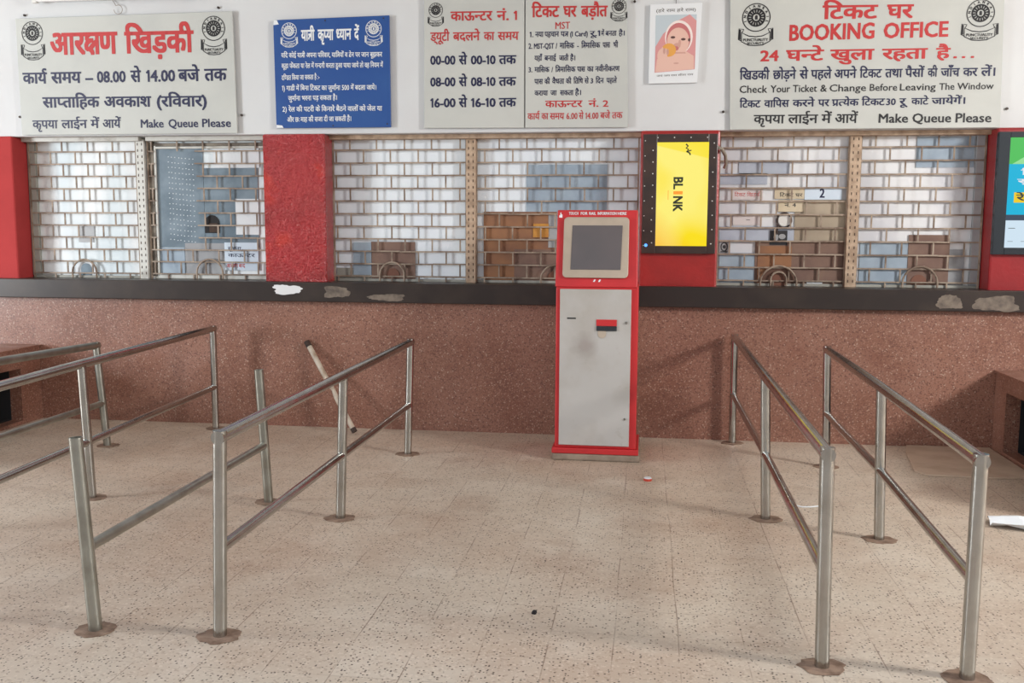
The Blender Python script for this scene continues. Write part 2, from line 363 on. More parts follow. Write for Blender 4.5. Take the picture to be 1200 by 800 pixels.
PATCH = {
  'w1_jamb': (-5.125, -5.051, 1.168, 2.334),
  'w1_plate': (-4.711, -4.562, 1.509, 1.593),
  'w1_inner': (-4.696, -4.601, 1.181, 1.287),
  'w1r_glass': (-4.002, -3.587, 1.424, 2.243),
  'w1r_paperA': (-3.546, -3.107, 2.067, 2.226),
  'w1r_grey': (-3.566, -3.124, 1.427, 2.069),
  'w1r_paperB': (-3.317, -3.121, 1.531, 1.821),
  'w1r_hole': (-3.586, -3.458, 1.543, 1.689),
  'w1r_notice': (-3.416, -3.187, 1.273, 1.467),
  'w1r_bottom': (-4.007, -3.146, 1.162, 1.201),
  'w1r_low': (-3.998, -3.13, 1.204, 1.421),
  'w1r_white': (-3.764, -3.439, 1.2, 1.464),
  'w2_board': (-2.182, -1.82, 1.122, 1.481),
  'w2_grey': (-2.331, -2.179, 1.214, 1.474),
  'w2_arch': (-2.051, -1.954, 1.12, 1.27),
  'w2r_blue': (-0.928, -0.056, 1.711, 2.085),
  'w2r_board': (-1.265, -0.685, 1.136, 1.722),
  'w2r_orange': (-0.871, -0.749, 1.524, 1.63),
  'w2r_grey': (-0.751, -0.675, 1.444, 1.696),
  'w2r_arch': (-0.794, -0.665, 1.137, 1.269),
  'w3_blueA': (0.693, 1.067, 2.007, 2.098),
  'w3_blueB': (0.55, 0.907, 1.931, 2.015),
  'w3_pinkA': (0.649, 0.879, 1.816, 1.9),
  'w3_tanA': (0.964, 1.205, 1.823, 1.906),
  'w3_two': (1.184, 1.454, 1.817, 1.906),
  'w3_tanB': (0.993, 1.178, 1.727, 1.816),
  'w3_tanwall': (1.118, 1.517, 1.505, 1.816),
  'w3_fan': (0.939, 1.107, 1.605, 1.72),
  'w3_sticker': (0.938, 1.068, 1.476, 1.585),
  'w3_emblem': (0.564, 0.638, 1.415, 1.512),
  'w3_board': (0.833, 1.519, 1.158, 1.5),
  'w3_boardtop': (0.853, 1.105, 1.152, 1.468),
  'w3_arch': (0.949, 1.061, 1.152, 1.268),
  'w3_white': (1.223, 1.338, 1.149, 1.199),
  'w3_blueC': (0.561, 1.117, 1.502, 1.616),
  'w3_greyC': (0.567, 0.844, 1.149, 1.414),
  'w3_pinkB': (0.661, 0.879, 1.624, 1.707),
  'w3r_blue': (1.976, 2.472, 2.053, 2.278),
  'w3r_jamb': (2.371, 2.523, 1.164, 2.053),
  'w3r_board': (1.951, 2.245, 1.167, 1.558),
  'w3r_boardB': (2.157, 2.354, 1.168, 1.452),
  'w3r_grey': (1.604, 1.977, 1.163, 1.493),
  'w3r_arch': (1.984, 2.087, 1.158, 1.259),
}
# ------------------------------------------------------------------ materials
def m_terrazzo_wall():
    m = mat('terrazzo wall', S(140, 100, 86), 0.36); g = NT(m); o = g.obj()
    v = g.n('ShaderNodeTexVoronoi', {'Vector': o, 'Scale': 130.0}); sp = g.n('ShaderNodeSeparateColor', (v.outputs['Color'],))
    c = g.mix(g.ramp(g.noise(1.6, 4), 0.38, 0.66), S(146, 104, 88), S(128, 86, 70))
    c = g.mix(g.math('LESS_THAN', sp.outputs[0], 0.15), c, S(112, 76, 64))
    c = g.mix(g.math('GREATER_THAN', sp.outputs[0], 0.82), c, S(154, 116, 100))
    c = g.mix(g.math('GREATER_THAN', sp.outputs[1], 0.978), c, S(176, 148, 132))
    st = g.ramp(g.noise(2.3, 5, 0.6), 0.56, 0.75)
    c = g.mix(g.math('MULTIPLY', st, 0.45), c, S(120, 72, 56))
    g.base(c); g.rough(g.ramp(g.noise(5, 3), 0.3, 0.7, (0.28,)*3+(1,), (0.5,)*3+(1,)))
    return m
def m_floor():
    m = mat('terrazzo tiles', S(190, 165, 148), 0.5); g = NT(m); o = g.obj()
    xyz = g.n('ShaderNodeSeparateXYZ', (o,))
    wob = g.math('MULTIPLY', g.math('SUBTRACT', g.noise(1.1, 1), 0.5), 0.02)
    def cell(out, off):
        return g.math('DIVIDE', g.math('ADD', g.math('ADD', out, off), wob), 0.25)
    cx, cy = cell(xyz.outputs[0], 0.09), cell(xyz.outputs[1], 0.03)
    def edge(c):
        f = g.math('FRACT', c); return g.math('MINIMUM', f, g.math('SUBTRACT', 1.0, f))
    joint = g.math('MAXIMUM', g.math('LESS_THAN', edge(cx), 0.010), g.math('MULTIPLY', g.math('LESS_THAN', edge(cy), 0.009), 0.45))
    jn = g.ramp(g.noise(3.5, 4), 0.42, 0.60)
    comb = g.n('ShaderNodeCombineXYZ', (g.math('FLOOR', cx), g.math('FLOOR', cy), 0.0))
    wn = g.n('ShaderNodeTexWhiteNoise', (comb.outputs[0],)).outputs['Value']
    c = g.mix(wn, S(206, 194, 178), S(199, 185, 168))
    c = g.mix(g.ramp(g.noise(0.55, 5, 0.6), 0.42, 0.62), c, S(188, 166, 147))
    c = g.mix(g.math('MULTIPLY', g.ramp(g.noise(1.5, 6, 0.65), 0.52, 0.74), 0.55), c, S(160, 130, 110))
    c = g.mix(g.math('MULTIPLY', g.ramp(g.noise(2.6, 5, 0.6), 0.55, 0.75), 0.4), c, S(222, 212, 198))
    v = g.n('ShaderNodeTexVoronoi', {'Vector': o, 'Scale': 78.0}); sp = g.n('ShaderNodeSeparateColor', (v.outputs['Color'],))
    near = g.math('LESS_THAN', v.outputs['Distance'], 0.34)
    chip = g.math('MULTIPLY', near, g.math('LESS_THAN', sp.outputs[0], 0.27))
    c = g.mix(g.math('MULTIPLY', chip, 0.9), c, S(72, 58, 50))
    v2 = g.n('ShaderNodeTexVoronoi', {'Vector': o, 'Scale': 110.0}); sp2 = g.n('ShaderNodeSeparateColor', (v2.outputs['Color'],))
    c = g.mix(g.math('MULTIPLY', g.math('LESS_THAN', sp2.outputs[0], 0.12), 0.32), c, S(140, 114, 96))
    c = g.mix(g.math('MULTIPLY', g.math('GREATER_THAN', sp2.outputs[1], 0.90), 0.4), c, S(222, 208, 192))
    c = g.mix(g.math('MULTIPLY', g.math('MULTIPLY', joint, jn), 0.62), c, S(112, 86, 70))
    g.base(c); g.rough(g.ramp(g.noise(2.2, 4), 0.3, 0.7, (0.38,)*3+(1,), (0.62,)*3+(1,)))
    return m
M = {}
M['floor'] = m_floor(); M['terrazzo'] = m_terrazzo_wall()
M['wall'] = worn('white limewash', S(214, 217, 219), S(209, 210, 212), 1.2, 0.85, spec=0.2)
M['ceiling'] = mat('ceiling white', S(215, 212, 206), 0.9)
M['slab'] = worn('dark polished stone', S(50, 43, 41), S(70, 60, 54), 3.0, 0.34, lo=0.45, hi=0.8, spec=0.35)
M['paint_white'] = mat('bare white patch', S(222, 224, 226), 0.5)
M['worn_grey'] = worn('worn stone patch', S(122, 110, 98), S(84, 74, 66), 14, 0.6)
def m_red(name, a, b, blot=None, bump=0.6):
    m = mat(name, a, 0.3); g = NT(m); c = g.mix(g.ramp(g.noise(4.0, 5), 0.4, 0.7), a, b)
    if blot: c = g.mix(g.math('MULTIPLY', g.ramp(g.noise(3.2, 2), 0.56, 0.66), 0.8), c, blot)
    g.base(c)
    if blot:
        g.b.inputs['Roughness'].default_value = 0.22; g.b.inputs['Specular IOR Level'].default_value = 0.9
        g.b.inputs['Coat Weight'].default_value = 0.8; g.b.inputs['Coat Roughness'].default_value = 0.08
        x = g.n('ShaderNodeBump', {'Strength': 1.0, 'Distance': 0.05, 'Height': g.math('POWER', g.noise(58, 3, 0.6), 2.5)})
        g.t.links.new(x.outputs[0], g.b.inputs['Normal']); g.t.links.new(x.outputs[0], g.b.inputs['Coat Normal'])
    else: g.bump(g.noise(38, 4, 0.6), bump, 0.006)
    return m
M['red_gloss'] = m_red('glossy red paint', S(192, 38, 44), S(172, 38, 42), S(222, 50, 36), 0.8)
M['red_dull'] = m_red('red wall paint', S(176, 62, 62), S(166, 58, 58), None, 0.15)
M['red_dull'].node_tree.nodes['Principled BSDF'].inputs['Roughness'].default_value = 0.75
M['red_dull'].node_tree.nodes['Principled BSDF'].inputs['Specular IOR Level'].default_value = 0.15
M['red_screen'] = m_red('brick red paint', S(170, 42, 40), S(150, 38, 36), None, 0.3)
M['red_right'] = m_red('deep red paint', S(150, 34, 38), S(134, 32, 36), None, 0.2)
M['board'] = worn('grey white sign paint', S(198, 201, 197), S(190, 193, 190), 2.0, 0.5, spec=0.25)
M['board_blue'] = worn('blue sign paint', S(32, 76, 146), S(40, 84, 150), 2.5, 0.4)
M['edge'] = mat('sign edge', S(150, 150, 146), 0.6)
M['red'] = mat('red lettering', S(190, 52, 54), 0.5)
M['navy'] = mat('navy lettering', S(34, 38, 74), 0.5)
M['black'] = mat('black lettering', S(40, 40, 44), 0.5)
M['white'] = mat('white lettering', S(232, 236, 240), 0.5)
M['nail'] = mat('rusty nail', S(70, 62, 58), 0.5, 0.6)
M['cream'] = worn('cream grille paint', S(164, 148, 132), S(120, 102, 88), 9, 0.6, lo=0.42, hi=0.62)
M['upright'] = worn('beige upright paint', S(196, 172, 148), S(160, 136, 114), 14, 0.6)
M['whiteframe'] = worn('white frame paint', S(206, 206, 200), S(150, 140, 128), 6, 0.5, lo=0.55, hi=0.8)
M['oldframe'] = worn('weathered frame', S(136, 128, 116), S(84, 76, 68), 10, 0.7)
def m_pane(name, a, b, sc=1.4, rough=0.16):
    m = mat(name, a, rough); g = NT(m); v = g.n('ShaderNodeMapping', {'Vector': g.obj(), 'Scale': (1.0, 1.0, 0.25)}).outputs[0]
    g.base(g.mix(g.ramp(g.noise(sc*1.6, 2, 0.4, v), 0.44, 0.56), a, b)); return m
M['pane_left'] = m_pane('milky glass', S(222, 233, 238), S(246, 250, 252))  # lighter bands paint bright reflections into the pane colour
M['pane_mid'] = m_pane('milky blue glass', S(230, 238, 246), S(236, 244, 250))
M['pane_right'] = m_pane('dusty milky glass', S(212, 214, 220), S(230, 232, 235))
M['pane_dark'] = worn('blue grey glass', S(112, 128, 140), S(134, 150, 162), 5, 0.15)
M['pane_blue'] = worn('blue grey sheet', S(150, 166, 182), S(164, 180, 194), 6, 0.3)
M['pane_grey'] = worn('grey sheet', S(150, 152, 156), S(166, 168, 170), 4, 0.4)
M['pane_lilac'] = worn('pale blue sheet', S(166, 174, 190), S(184, 192, 206), 5, 0.3)
M['jamb'] = worn('dull jamb plaster', S(168, 168, 160), S(150, 148, 140), 3, 0.7)
M['brown'] = worn('brown cardboard', S(150, 106, 74), S(132, 94, 72), 4, 0.7)
M['brown_dark'] = worn('brown board', S(118, 92, 82), S(132, 106, 92), 5, 0.7)
M['arch_brown'] = worn('dark brown arch board', S(96, 66, 52), S(110, 76, 60), 8, 0.6)
M['arch_in'] = worn('terracotta brown board', S(124, 80, 62), S(110, 70, 54), 8, 0.6)
M['tan'] = worn('tan board', S(178, 164, 144), S(160, 146, 128), 3, 0.6)
M['paper'] = mat('white paper', S(226, 230, 234), 0.6); M['paper_blue'] = mat('pale blue paper', S(204, 218, 232), 0.6)
M['paper_tan'] = mat('tan paper', S(206, 192, 166), 0.6); M['paper_pink'] = mat('pinkish paper', S(214, 206, 206), 0.6)
M['orange'] = worn('orange tape card', S(196, 140, 62), S(180, 120, 50), 20, 0.6)
M['hole'] = mat('dark opening', S(34, 32, 34), 0.8); M['hole_brown'] = mat('brown opening', S(70, 54, 46), 0.8)
M['dot'] = mat('drilled glass hole', S(206, 214, 220), 0.4)
def m_steel():
    m = mat('steel pipe', S(176, 174, 168), 0.20, 1.0); g = NT(m)
    n = g.noise(9, 5, 0.6)
    g.base(g.mix(g.ramp(n, 0.42, 0.7), S(184, 184, 180), S(168, 166, 160)))
    g.rough(g.ramp(g.noise(14, 4), 0.3, 0.7, (0.15,)*3+(1,), (0.27,)*3+(1,))); return m
M['steel'] = m_steel()
M['steel_dull'] = worn('dull galvanised pipe', S(168, 168, 160), S(148, 146, 136), 8, 0.30, 0.9)
M['mortar'] = worn('stained mortar', S(150, 126, 108), S(112, 88, 72), 18, 0.8, bump=0.4)
M['rust'] = worn('rusty pipe end', S(70, 52, 44), S(48, 40, 38), 30, 0.8)
M['kiosk_red'] = worn('kiosk red', S(198, 44, 48), S(186, 42, 46), 3, 0.42)
def m_panel():
    m = mat('kiosk grey panel', S(190, 184, 178), 0.42); g = NT(m)
    c = g.mix(g.ramp(g.noise(2.2, 4), 0.38, 0.66), S(186, 184, 181), S(170, 164, 156))
    o = g.obj()
    d = g.n('ShaderNodeVectorMath', (o, (-0.40, 6.6, 0.80)), operation='DISTANCE').outputs['Value']
    c = g.mix(g.math('MULTIPLY', g.ramp(g.math('ADD', d, g.math('MULTIPLY', g.noise(14, 3), 0.08)), 0.07, 0.15, (1, 1, 1, 1), (0, 0, 0, 1)), 0.42), c, S(128, 112, 108))
    c = g.mix(g.math('MULTIPLY', g.ramp(g.noise(9, 6, 0.7), 0.6, 0.78), 0.35), c, S(140, 128, 112))
    g.base(c); return m
M['panel'] = m_panel()
M['bezel'] = worn('beige bezel', S(184, 170, 154), S(172, 158, 142), 4, 0.45)
M['glass_off'] = worn('switched off screen', S(98, 91, 92), S(90, 86, 88), 1.5, 0.22)
M['concrete'] = worn('concrete plinth', S(158, 142, 126), S(134, 118, 104), 10, 0.85, bump=0.3)
M['patch_floor'] = worn('pale floor cement', S(196, 174, 154), S(180, 156, 136), 5, 0.7)
M['loose'] = worn('pale scuffed pipe paint', S(196, 184, 168), S(150, 128, 108), 9, 0.4, lo=.45, hi=.65)
M['housing'] = worn('dark display frame', S(66, 50, 44), S(52, 42, 40), 6, 0.3)
M['housing_black'] = mat('black display frame', S(44, 50, 56), 0.22)
M['led'] = mat('blue lamp', (0.05, 0.2, 0.9, 1), 0.3, emit=(0.1, 0.35, 1, 1), estr=1.5)
M['plastic_white'] = mat('white plastic', S(222, 222, 218), 0.4)
M['tube_glass'] = mat('tube glass', S(236, 238, 238), 0.15)
M['cord'] = mat('grey cord', S(150, 140, 128), 0.7)
M['capred'] = mat('bottle cap red', S(200, 70, 50), 0.4)

# ------------------------------------------------------------------ the setting
def struct(name, mb, m, bevel=0.0, parent=None):
    return tag(mb.build(name, m, parent, bevel), kind='structure')
struct('floor', MB().box(-16, 14, -14, 7.9, -0.12, 0), M['floor'])
struct('ceiling', MB().box(-11, 9, 2.6, 8.4, 4.2, 4.4), M['ceiling'])  # unseen; front edge cut back so sky light reaches the near floor
struct('wall_upper', MB().box(-11, 9, 7.46, 8.2, 2.316, 4.2), M['wall'], 0.006)
struct('wall_counter', MB().box(-11, 9, 7.43, 8.2, 0, 1.03), M['terrazzo'])
# red pillars between the counter windows
pl = []
for i, (x0, x1, k) in enumerate(((-6.6, -5.12, 'red_dull'), (-2.992, -2.486, 'red_gloss'), (-0.045, 0.535, 'red_screen'), (2.462, 3.4, 'red_right'))):
    p = struct('trim_%d' % (i+1), MB().box(x0, x1, 7.44, 7.9, 1.15, 2.318), M[k], 0.014)
    tag(p, ['dull red painted pillar at the left end of the counter', 'glossy red painted pillar between the first and second grilled windows',
            'red painted pillar carrying the yellow lit screen', 'deep red painted pillar below the cut-off screen at the right end'][i])
# window bays: milky panes, head strips, uprights
def window(n, x0, x1, m, label, head='upright'):
    w = struct('window_%d' % n, MB().box(x0, x1, 7.66, 7.68, 1.15, 2.30), m); tag(w, label)
    struct('window_head', MB().box(x0, x1, 7.56, 7.70, 2.283, 2.316), M[head], 0.003, w)
    struct('window_sill', MB().box(x0, x1, 7.64, 7.70, 1.163, 1.185), M['jamb'], 0.003, w)
    return w
W1 = window(1, -5.12, -4.09, M['pane_left'], 'bright milky window left of the dirty white slotted upright', 'whiteframe')
W2 = window(2, -4.03, -2.99, M['pane_left'], 'window with the dark glass sheet beside the glossy red pillar', 'whiteframe')
W3 = window(3, -2.49, -1.36, M['pane_mid'], 'bright milky window right of the glossy red pillar')
W4 = window(4, -1.36, -0.045, M['pane_mid'], 'milky window behind the kiosk head')
W5 = window(5, 0.535, 1.53, M['pane_right'], 'dusty window with notices right of the yellow screen')
W6 = window(6, 1.53, 2.47, M['pane_right'], 'dusty grey window left of the cut-off screen')
struct('window_jamb', MB().box(-5.12, -5.05, 7.63, 7.66, 1.185, 2.283), M['jamb'], 0.003, W1)
struct('window_jamb', MB().box(2.39, 2.462, 7.63, 7.66, 1.185, 2.283), M['pane_grey'], 0.003, W6)
def upright(n, x0, x1, label, m='upright'):
    mb = MB().box(x0, x1, 7.598, 7.64, 1.163, 2.30)
    u = struct('trim_%d' % n, mb, M[m], 0.003); tag(u, label)
    h = MB(); xc = (x0+x1)/2
    z = 1.2
    while z < 2.27:
        for dx in (-0.018, 0.018): h.box(xc+dx-0.003, xc+dx+0.003, 7.596, 7.60, z, z+0.02)
        z += 0.05
    struct('slot_holes', h, M['hole_brown'], 0, u)
upright(5, -4.138, -4.066, 'dirty white slotted upright between the two leftmost windows', 'whiteframe')
upright(6, -1.397, -1.32, 'beige slotted upright left of the kiosk head')
upright(7, 1.492, 1.572, 'beige slotted upright between the two rightmost windows')
# counter top
slab = MB().box(-11, 9, 7.36, 7.75, 1.012, 1.166).build('counter_slab', M['slab'], None, 0.006)
tag(slab, 'long dark polished stone counter slab under the grilled windows', 'counter slab')
def patch(xc, zc, rx, rz, m, label, seed):
    rnd = random.Random(seed); pts = []
    for k in range(40):
        a = 2*math.pi*k/40; q = (abs(math.cos(a))**4+abs(math.sin(a))**4)**-0.25
        j = 0.86+0.10*math.sin(3*a+seed)+rnd.uniform(-0.10, 0.06); pts.append((xc+rx*q*j*math.cos(a), min(1.158, zc+rz*q*j*math.sin(a))))
    tag(MB().prism(pts[::-1], 7.3585, 7.3605).build('worn_patch', m, slab), label)
patch(-2.785, 1.105, .13, .044, M['paint_white'], 'white bare patch', 1)
patch(-2.385, 1.092, .115, .05, M['worn_grey'], 'grey worn patch', 2)
patch(2.18, 1.08, .10, .055, M['worn_grey'], 'grey worn patch', 3)
patch(2.50, 1.072, .17, .062, M['worn_grey'], 'grey worn patch', 4)
patch(-1.98, 1.055, .16, .03, M['worn_grey'], 'grey worn patch', 5)

# low side blocks with a dark niche, running forward from the wall at either end
def side_block(xf, sgn, label):
    t = thing('side_block', (xf, 7.43, 0), label, 'side block')
    mb = MB(); xo = xf+sgn*1.2; a, b = min(xf, xo), max(xf, xo); s = 0.07
    ny0, ny1, nz0, nz1 = 5.7, (7.16 if sgn < 0 else 7.2), 0.03, 0.455; zt = 0.62 if sgn < 0 else 0.585
    xi = xf+sgn*1.12
    mb.box(a, b, 5.4, 7.425, nz1, zt-.012); mb.box(a, b, 5.4, 7.425, 0, nz0)
    mb.box(a, b, ny1, 7.425, nz0, nz1); mb.box(a, b, 5.4, ny0, nz0, nz1)
    mb.box(min(xi, xo), max(xi, xo), ny0, ny1, nz0, nz1)
    mb.build('block_body', M['terrazzo'], t)
    MB().box(min(xi, xi-sgn*.01), max(xi, xi-sgn*.01), ny0, ny1, nz0, nz1).build('niche_back', M['hole'], t)  # near-black back paints the deep shade inside the niche
    x2 = xf+sgn*.10; MB().box(min(x2, xo), max(x2, xo), ny1-.004, ny1, nz0, nz1).box(min(x2, xo), max(x2, xo), ny0, ny1, nz1-.004, nz1).box(min(x2, xo), max(x2, xo), ny0, ny1, nz0, nz0+.004).build('niche_shade_lining', M['hole'], t)  # near-black sheets paint shade onto the niche's inner faces
    MB().box(min(xf-sgn*.012, xo), max(xf-sgn*.012, xo), 5.39, 7.425, zt-.012, zt).build('block_top', M['terrazzo'], t, 0.003)
side_block(-4.96, -1, 'low terrazzo block with a dark niche at the left wall end')
side_block(2.55, 1, 'low terrazzo block with a dark niche at the right wall end')
# concrete floor patch by the right block
tag(MB().slab([(1.95, 7.42), (1.89, 7.2), (1.80, 6.62), (1.86, 6.52), (2.3, 6.5), (2.535, 6.55), (2.535, 7.42)], 0, 0.012).build('concrete_patch', M['patch_floor'], None, 0.004),
    'low rounded concrete patch on the floor before the right block', 'floor patch')

# ------------------------------------------------------------------ window grilles
def grille(x0, x1, label, phase, gap=None, skip=None, archs=(), rowz=2.303, flip=0):
    gy0, gy1 = 7.622, 7.633; mb = MB(); bw = 0.0055; P = 0.0998; pitch = 0.222
    zs = [rowz-P*k for k in range(12)]
    rnd = random.Random(int(abs(x0)*1000))
    def blocked(x, z): return gap and gap[0] < x < gap[1] and gap[2] < z < gap[3]
    for z in zs:
        if z < 1.17: continue
        segs = [(x0, x1)]
        if gap and gap[2] < z < gap[3]:
            segs = [(a, b) for a, b in ((x0, gap[0]), (gap[1]-rnd.uniform(0, .05), x1)) if b-a > 0.03]
        for a, b in segs:
            n = max(2, int((b-a)/0.22)); xs = [a+(b-a)*k/n for k in range(n+1)]
            for p, q in zip(xs, xs[1:]):
                d = rnd.uniform(-.0015, .0015); mb.box(p-.001, q+.001, gy0, gy1, z-bw+d, z+bw+d)
    zz = zs+[1.166]
    for k in range(12):
        zt, zb = zz[k], max(1.166, zz[k+1] if k < 12 else 1.166)
        if zt-zb < 0.02: continue
        x = x0+((phase+(0.5 if (k+flip) % 2 else 0.0)) % 1.0)*pitch
        while x < x1-0.01:
            if x > x0+0.012 and not blocked(x, (zt+zb)/2) and not (skip and abs(x-skip[0]) < .05 and abs((zt+zb)/2-skip[1]) < .05):
                d = rnd.uniform(-.004, .004); mb.box(x-bw+d, x+bw+d, gy0+.001, gy1-.001, zb, zt)
            x += pitch
    for xe in (x0, x1): mb.box(xe-.006, xe+.006, gy0-.002, gy1+.002, 1.166, 2.303)
    g = mb.build('window_grille', M['cream']); tag(g, label, 'window grille', 'brick-pattern steel grilles over the counter windows')
    for (xc, w, h) in archs:
        pts = [(xc-w/2, 7.617, 1.168)]+[(xc-w/2*math.cos(math.pi*k/16), 7.617, 1.168+(h-w/2)+w/2*math.sin(math.pi*k/16)) for k in range(17)]+[(xc+w/2, 7.617, 1.168)]
        MB().tube(pts, 0.008, 8).build('ticket_arch', M['cream'], g)
    return g
grille(-5.10, -4.15, 'cream brick-pattern grille with one ticket arch at the far left', 0.35, archs=[(-4.645, .215, .15)])
grille(-4.05, -3.0, 'partly cut-away grille before the dark glass sheet', 0.15, gap=(-4.0, -3.60, 1.43, 2.24), archs=[(-3.54, .225, .16)])
grille(-2.478, -1.40, 'grille between the glossy red pillar and the upright left of the kiosk', 0.12, archs=[(-2.003, .20, .15)], flip=1)
grille(-1.318, -0.06, 'grille partly hidden by the head of the kiosk', 0.80, archs=[(-0.69, .23, .14)])
grille(0.548, 1.49, 'brown-stained grille over the window with notices beside the yellow screen', 0.42, skip=(1.32, 1.86), archs=[(1.01, .27, .15), (1.01, .115, .105)])
grille(1.575, 2.45, 'grille over the dusty window left of the cut-off screen', 0.45, archs=[(2.037, .25, .155)])

# frame of the cut-away window
fr = MB().box(-4.062, -4.005, 7.636, 7.655, 1.187, 2.28).box(-4.035, -3.0, 7.637, 7.65, 2.245, 2.27).build('sliding_frame', M['oldframe'], None, 0.004)
tag(fr, 'weathered window frame around the dark glass sheet', 'window frame')
MB().box(-4.002, -3.985, 7.635, 7.65, 1.187, 2.25).build('white_stile', M['whiteframe'], fr, 0.003)
MB().box(-4.0, -3.0, 7.636, 7.65, 2.225, 2.243).build('white_head', M['whiteframe'], fr, 0.003)
MB().box(-4.0, -3.0, 7.635, 7.65, 1.168, 1.20).build('white_bottom', M['whiteframe'], fr, 0.003)

# opaque colour patches, boards and notices on the panes behind the grilles
def sheet(key, m, layer, name, label, cat, box=None, arch=False):
    x0, x1, z0, z1 = box or PATCH[key]
    yf = 7.66-0.004*layer-0.0035; z0 = max(z0, 1.1855 if layer < 5 else 1.168); mb = MB()
    yb = yf+0.0035
    if arch:
        xc, r = (x0+x1)/2, (x1-x0)/2
        pts = [(x0, z0), (x1, z0)]+[(xc+r*math.cos(math.pi*k/14), z1-r+r*math.sin(math.pi*k/14)) for k in range(15)]
        mb.prism(pts, yf, yb)
    else: mb.box(x0, x1, yf, yb, z0, z1)
    o = mb.build(name, m); tag(o, label, cat); o['_yf'] = yf
    return o
def note(o, words, col, off=0.0):
    """small writing on a notice: (text, fx0, fx1, fz_base, fheight) as fractions of it"""
    bb = [Vector(c) for c in o.bound_box]; x0, x1 = min(b.x for b in bb), max(b.x for b in bb); z0, z1 = min(b.z for b in bb), max(b.z for b in bb)
    yf = min(b.y for b in bb); mb = MB()
    for t, a, b, zb, h in words:
        z = z0+(z1-z0)*zb; add_text(mb, t, x0+(x1-x0)*a, x0+(x1-x0)*b, z, z, (z1-z0)*h, yf-0.0006, off)
    mb.build('writing', M[col], o)
sheet('w1_plate', M['pane_grey'], 1, 'slot_plate', 'small grey slot plate in the middle of the far left window', 'plate')
sheet('w1_plate', M['pane_grey'], 1, 'slot_plate', 'smaller grey slot plate just under the other one', 'plate', (-4.705, -4.575, 1.462, 1.498))
tag(sheet('', M['paper'], 1, 'arch_board', 'white arched board inside the far left ticket arch', 'board', (-4.745, -4.545, 1.17, 1.315), True))
sheet('w1_inner', M['pane_dark'], 2, 'arch_flap', 'blue grey flap in the far left ticket arch', 'flap', (-4.695, -4.60, 1.17, 1.285), True)
dm = MB().box(-3.985, -3.588, 7.6525, 7.656, 1.424, 2.235); rnd = random.Random(3)
for r in range(17):
    for c in range(8):
        dm.ellipse(-3.885+c*0.03+rnd.uniform(-.004, .004), 1.49+r*0.042+rnd.uniform(-.003, .003)-c*.003, .005, .004, 7.6518, 1, 8)
tag(dm.build('speaking_glass', [M['pane_dark'], M['dot']]), 'dark blue grey glass sheet with rows of drilled speaking holes', 'glass sheet')
sheet('w1r_grey', M['pane_dark'], 1, 'pane_patch', 'blue grey patch beside the sheet with drilled holes', 'glass sheet', (-3.585, -3.124, 1.427, 2.069))
sheet('w1r_paperA', M['paper'], 1, 'paper_sheet', 'white sheet at the top beside the drilled glass', 'paper', (-3.50, -3.107, 2.072, 2.226))
sheet('w1r_paperB', M['paper'], 2, 'paper_sheet', 'bright white sheet beside the dark round-topped hole', 'paper')
h = sheet('w1r_hole', M['hole'], 2, 'speaking_hole', 'dark round-topped speaking hole in the blue grey glass', 'opening', None, True)
MB().box(-3.545, -3.475, 7.644, 7.646, 1.55, 1.625).build('brown_board', M['hole_brown'], h)  # brown panel low in the dark hole
sheet('w1r_low', M['pane_blue'], 1, 'pane_patch', 'pale blue grey patch under the drilled sheet', 'glass sheet', (-3.985, -3.77, 1.204, 1.42))
sheet('w1r_white', M['pane_grey'], 2, 'grey_backing', 'pale grey panel behind the ticket arch left of the red pillar', 'panel', (-3.764, -3.42, 1.2, 1.46))
o = sheet('w1r_notice', M['paper_blue'], 3, 'paper_notice', 'white paper notice with writing left of the glossy red pillar', 'notice', (-3.42, -3.13, 1.24, 1.467))
note(o, [('सूचना', .1, .5, .72, .12), ('काऊन्टर', .1, .9, .48, .12)], 'navy', .015)
note(o, [('आरक्षण बन्द', .05, .6, .1, .13)], 'red', .02)
# second bay
sheet('w2_board', M['brown_dark'], 2, 'wooden_board', 'brown board behind the ticket arch right of the glossy red pillar', 'board')
sheet('w2_grey', M['pane_blue'], 2, 'pane_patch', 'small blue grey patch left of the brown arch board', 'glass sheet')
sheet('w2_arch', M['arch_in'], 3, 'arch_flap', 'dark brown flap in the ticket arch right of the red pillar', 'flap', (-2.055, -1.95, 1.17, 1.27), True)
sheet('', M['jamb'], 1, 'lower_panel', 'dull grey panel at the foot of the window beside the red pillar', 'panel', (-2.47, -2.19, 1.17, 1.27))
sheet('w2r_blue', M['pane_blue'], 1, 'pane_patch', 'wide blue grey sheet above the kiosk head', 'glass sheet', (-0.928, -0.30, 1.711, 2.085))
sheet('w2r_board', M['brown'], 2, 'cardboard_sheet', 'large orange-brown cardboard sheet left of the kiosk head', 'cardboard')
sheet('', M['brown_dark'], 3, 'wooden_board', 'dark brown board low on the orange-brown cardboard', 'board', (-1.02, -0.66, 1.16, 1.43))
sheet('w2r_orange', M['orange'], 4, 'taped_card', 'small orange card taped near the kiosk head', 'card')
sheet('w2r_grey', M['pane_grey'], 3, 'pane_patch', 'grey sheet peeping out beside the kiosk head', 'glass sheet')
sheet('w2r_arch', M['arch_in'], 4, 'arch_flap', 'brown flap in the ticket arch half hidden by the kiosk', 'flap', (-0.755, -0.625, 1.17, 1.265), True)
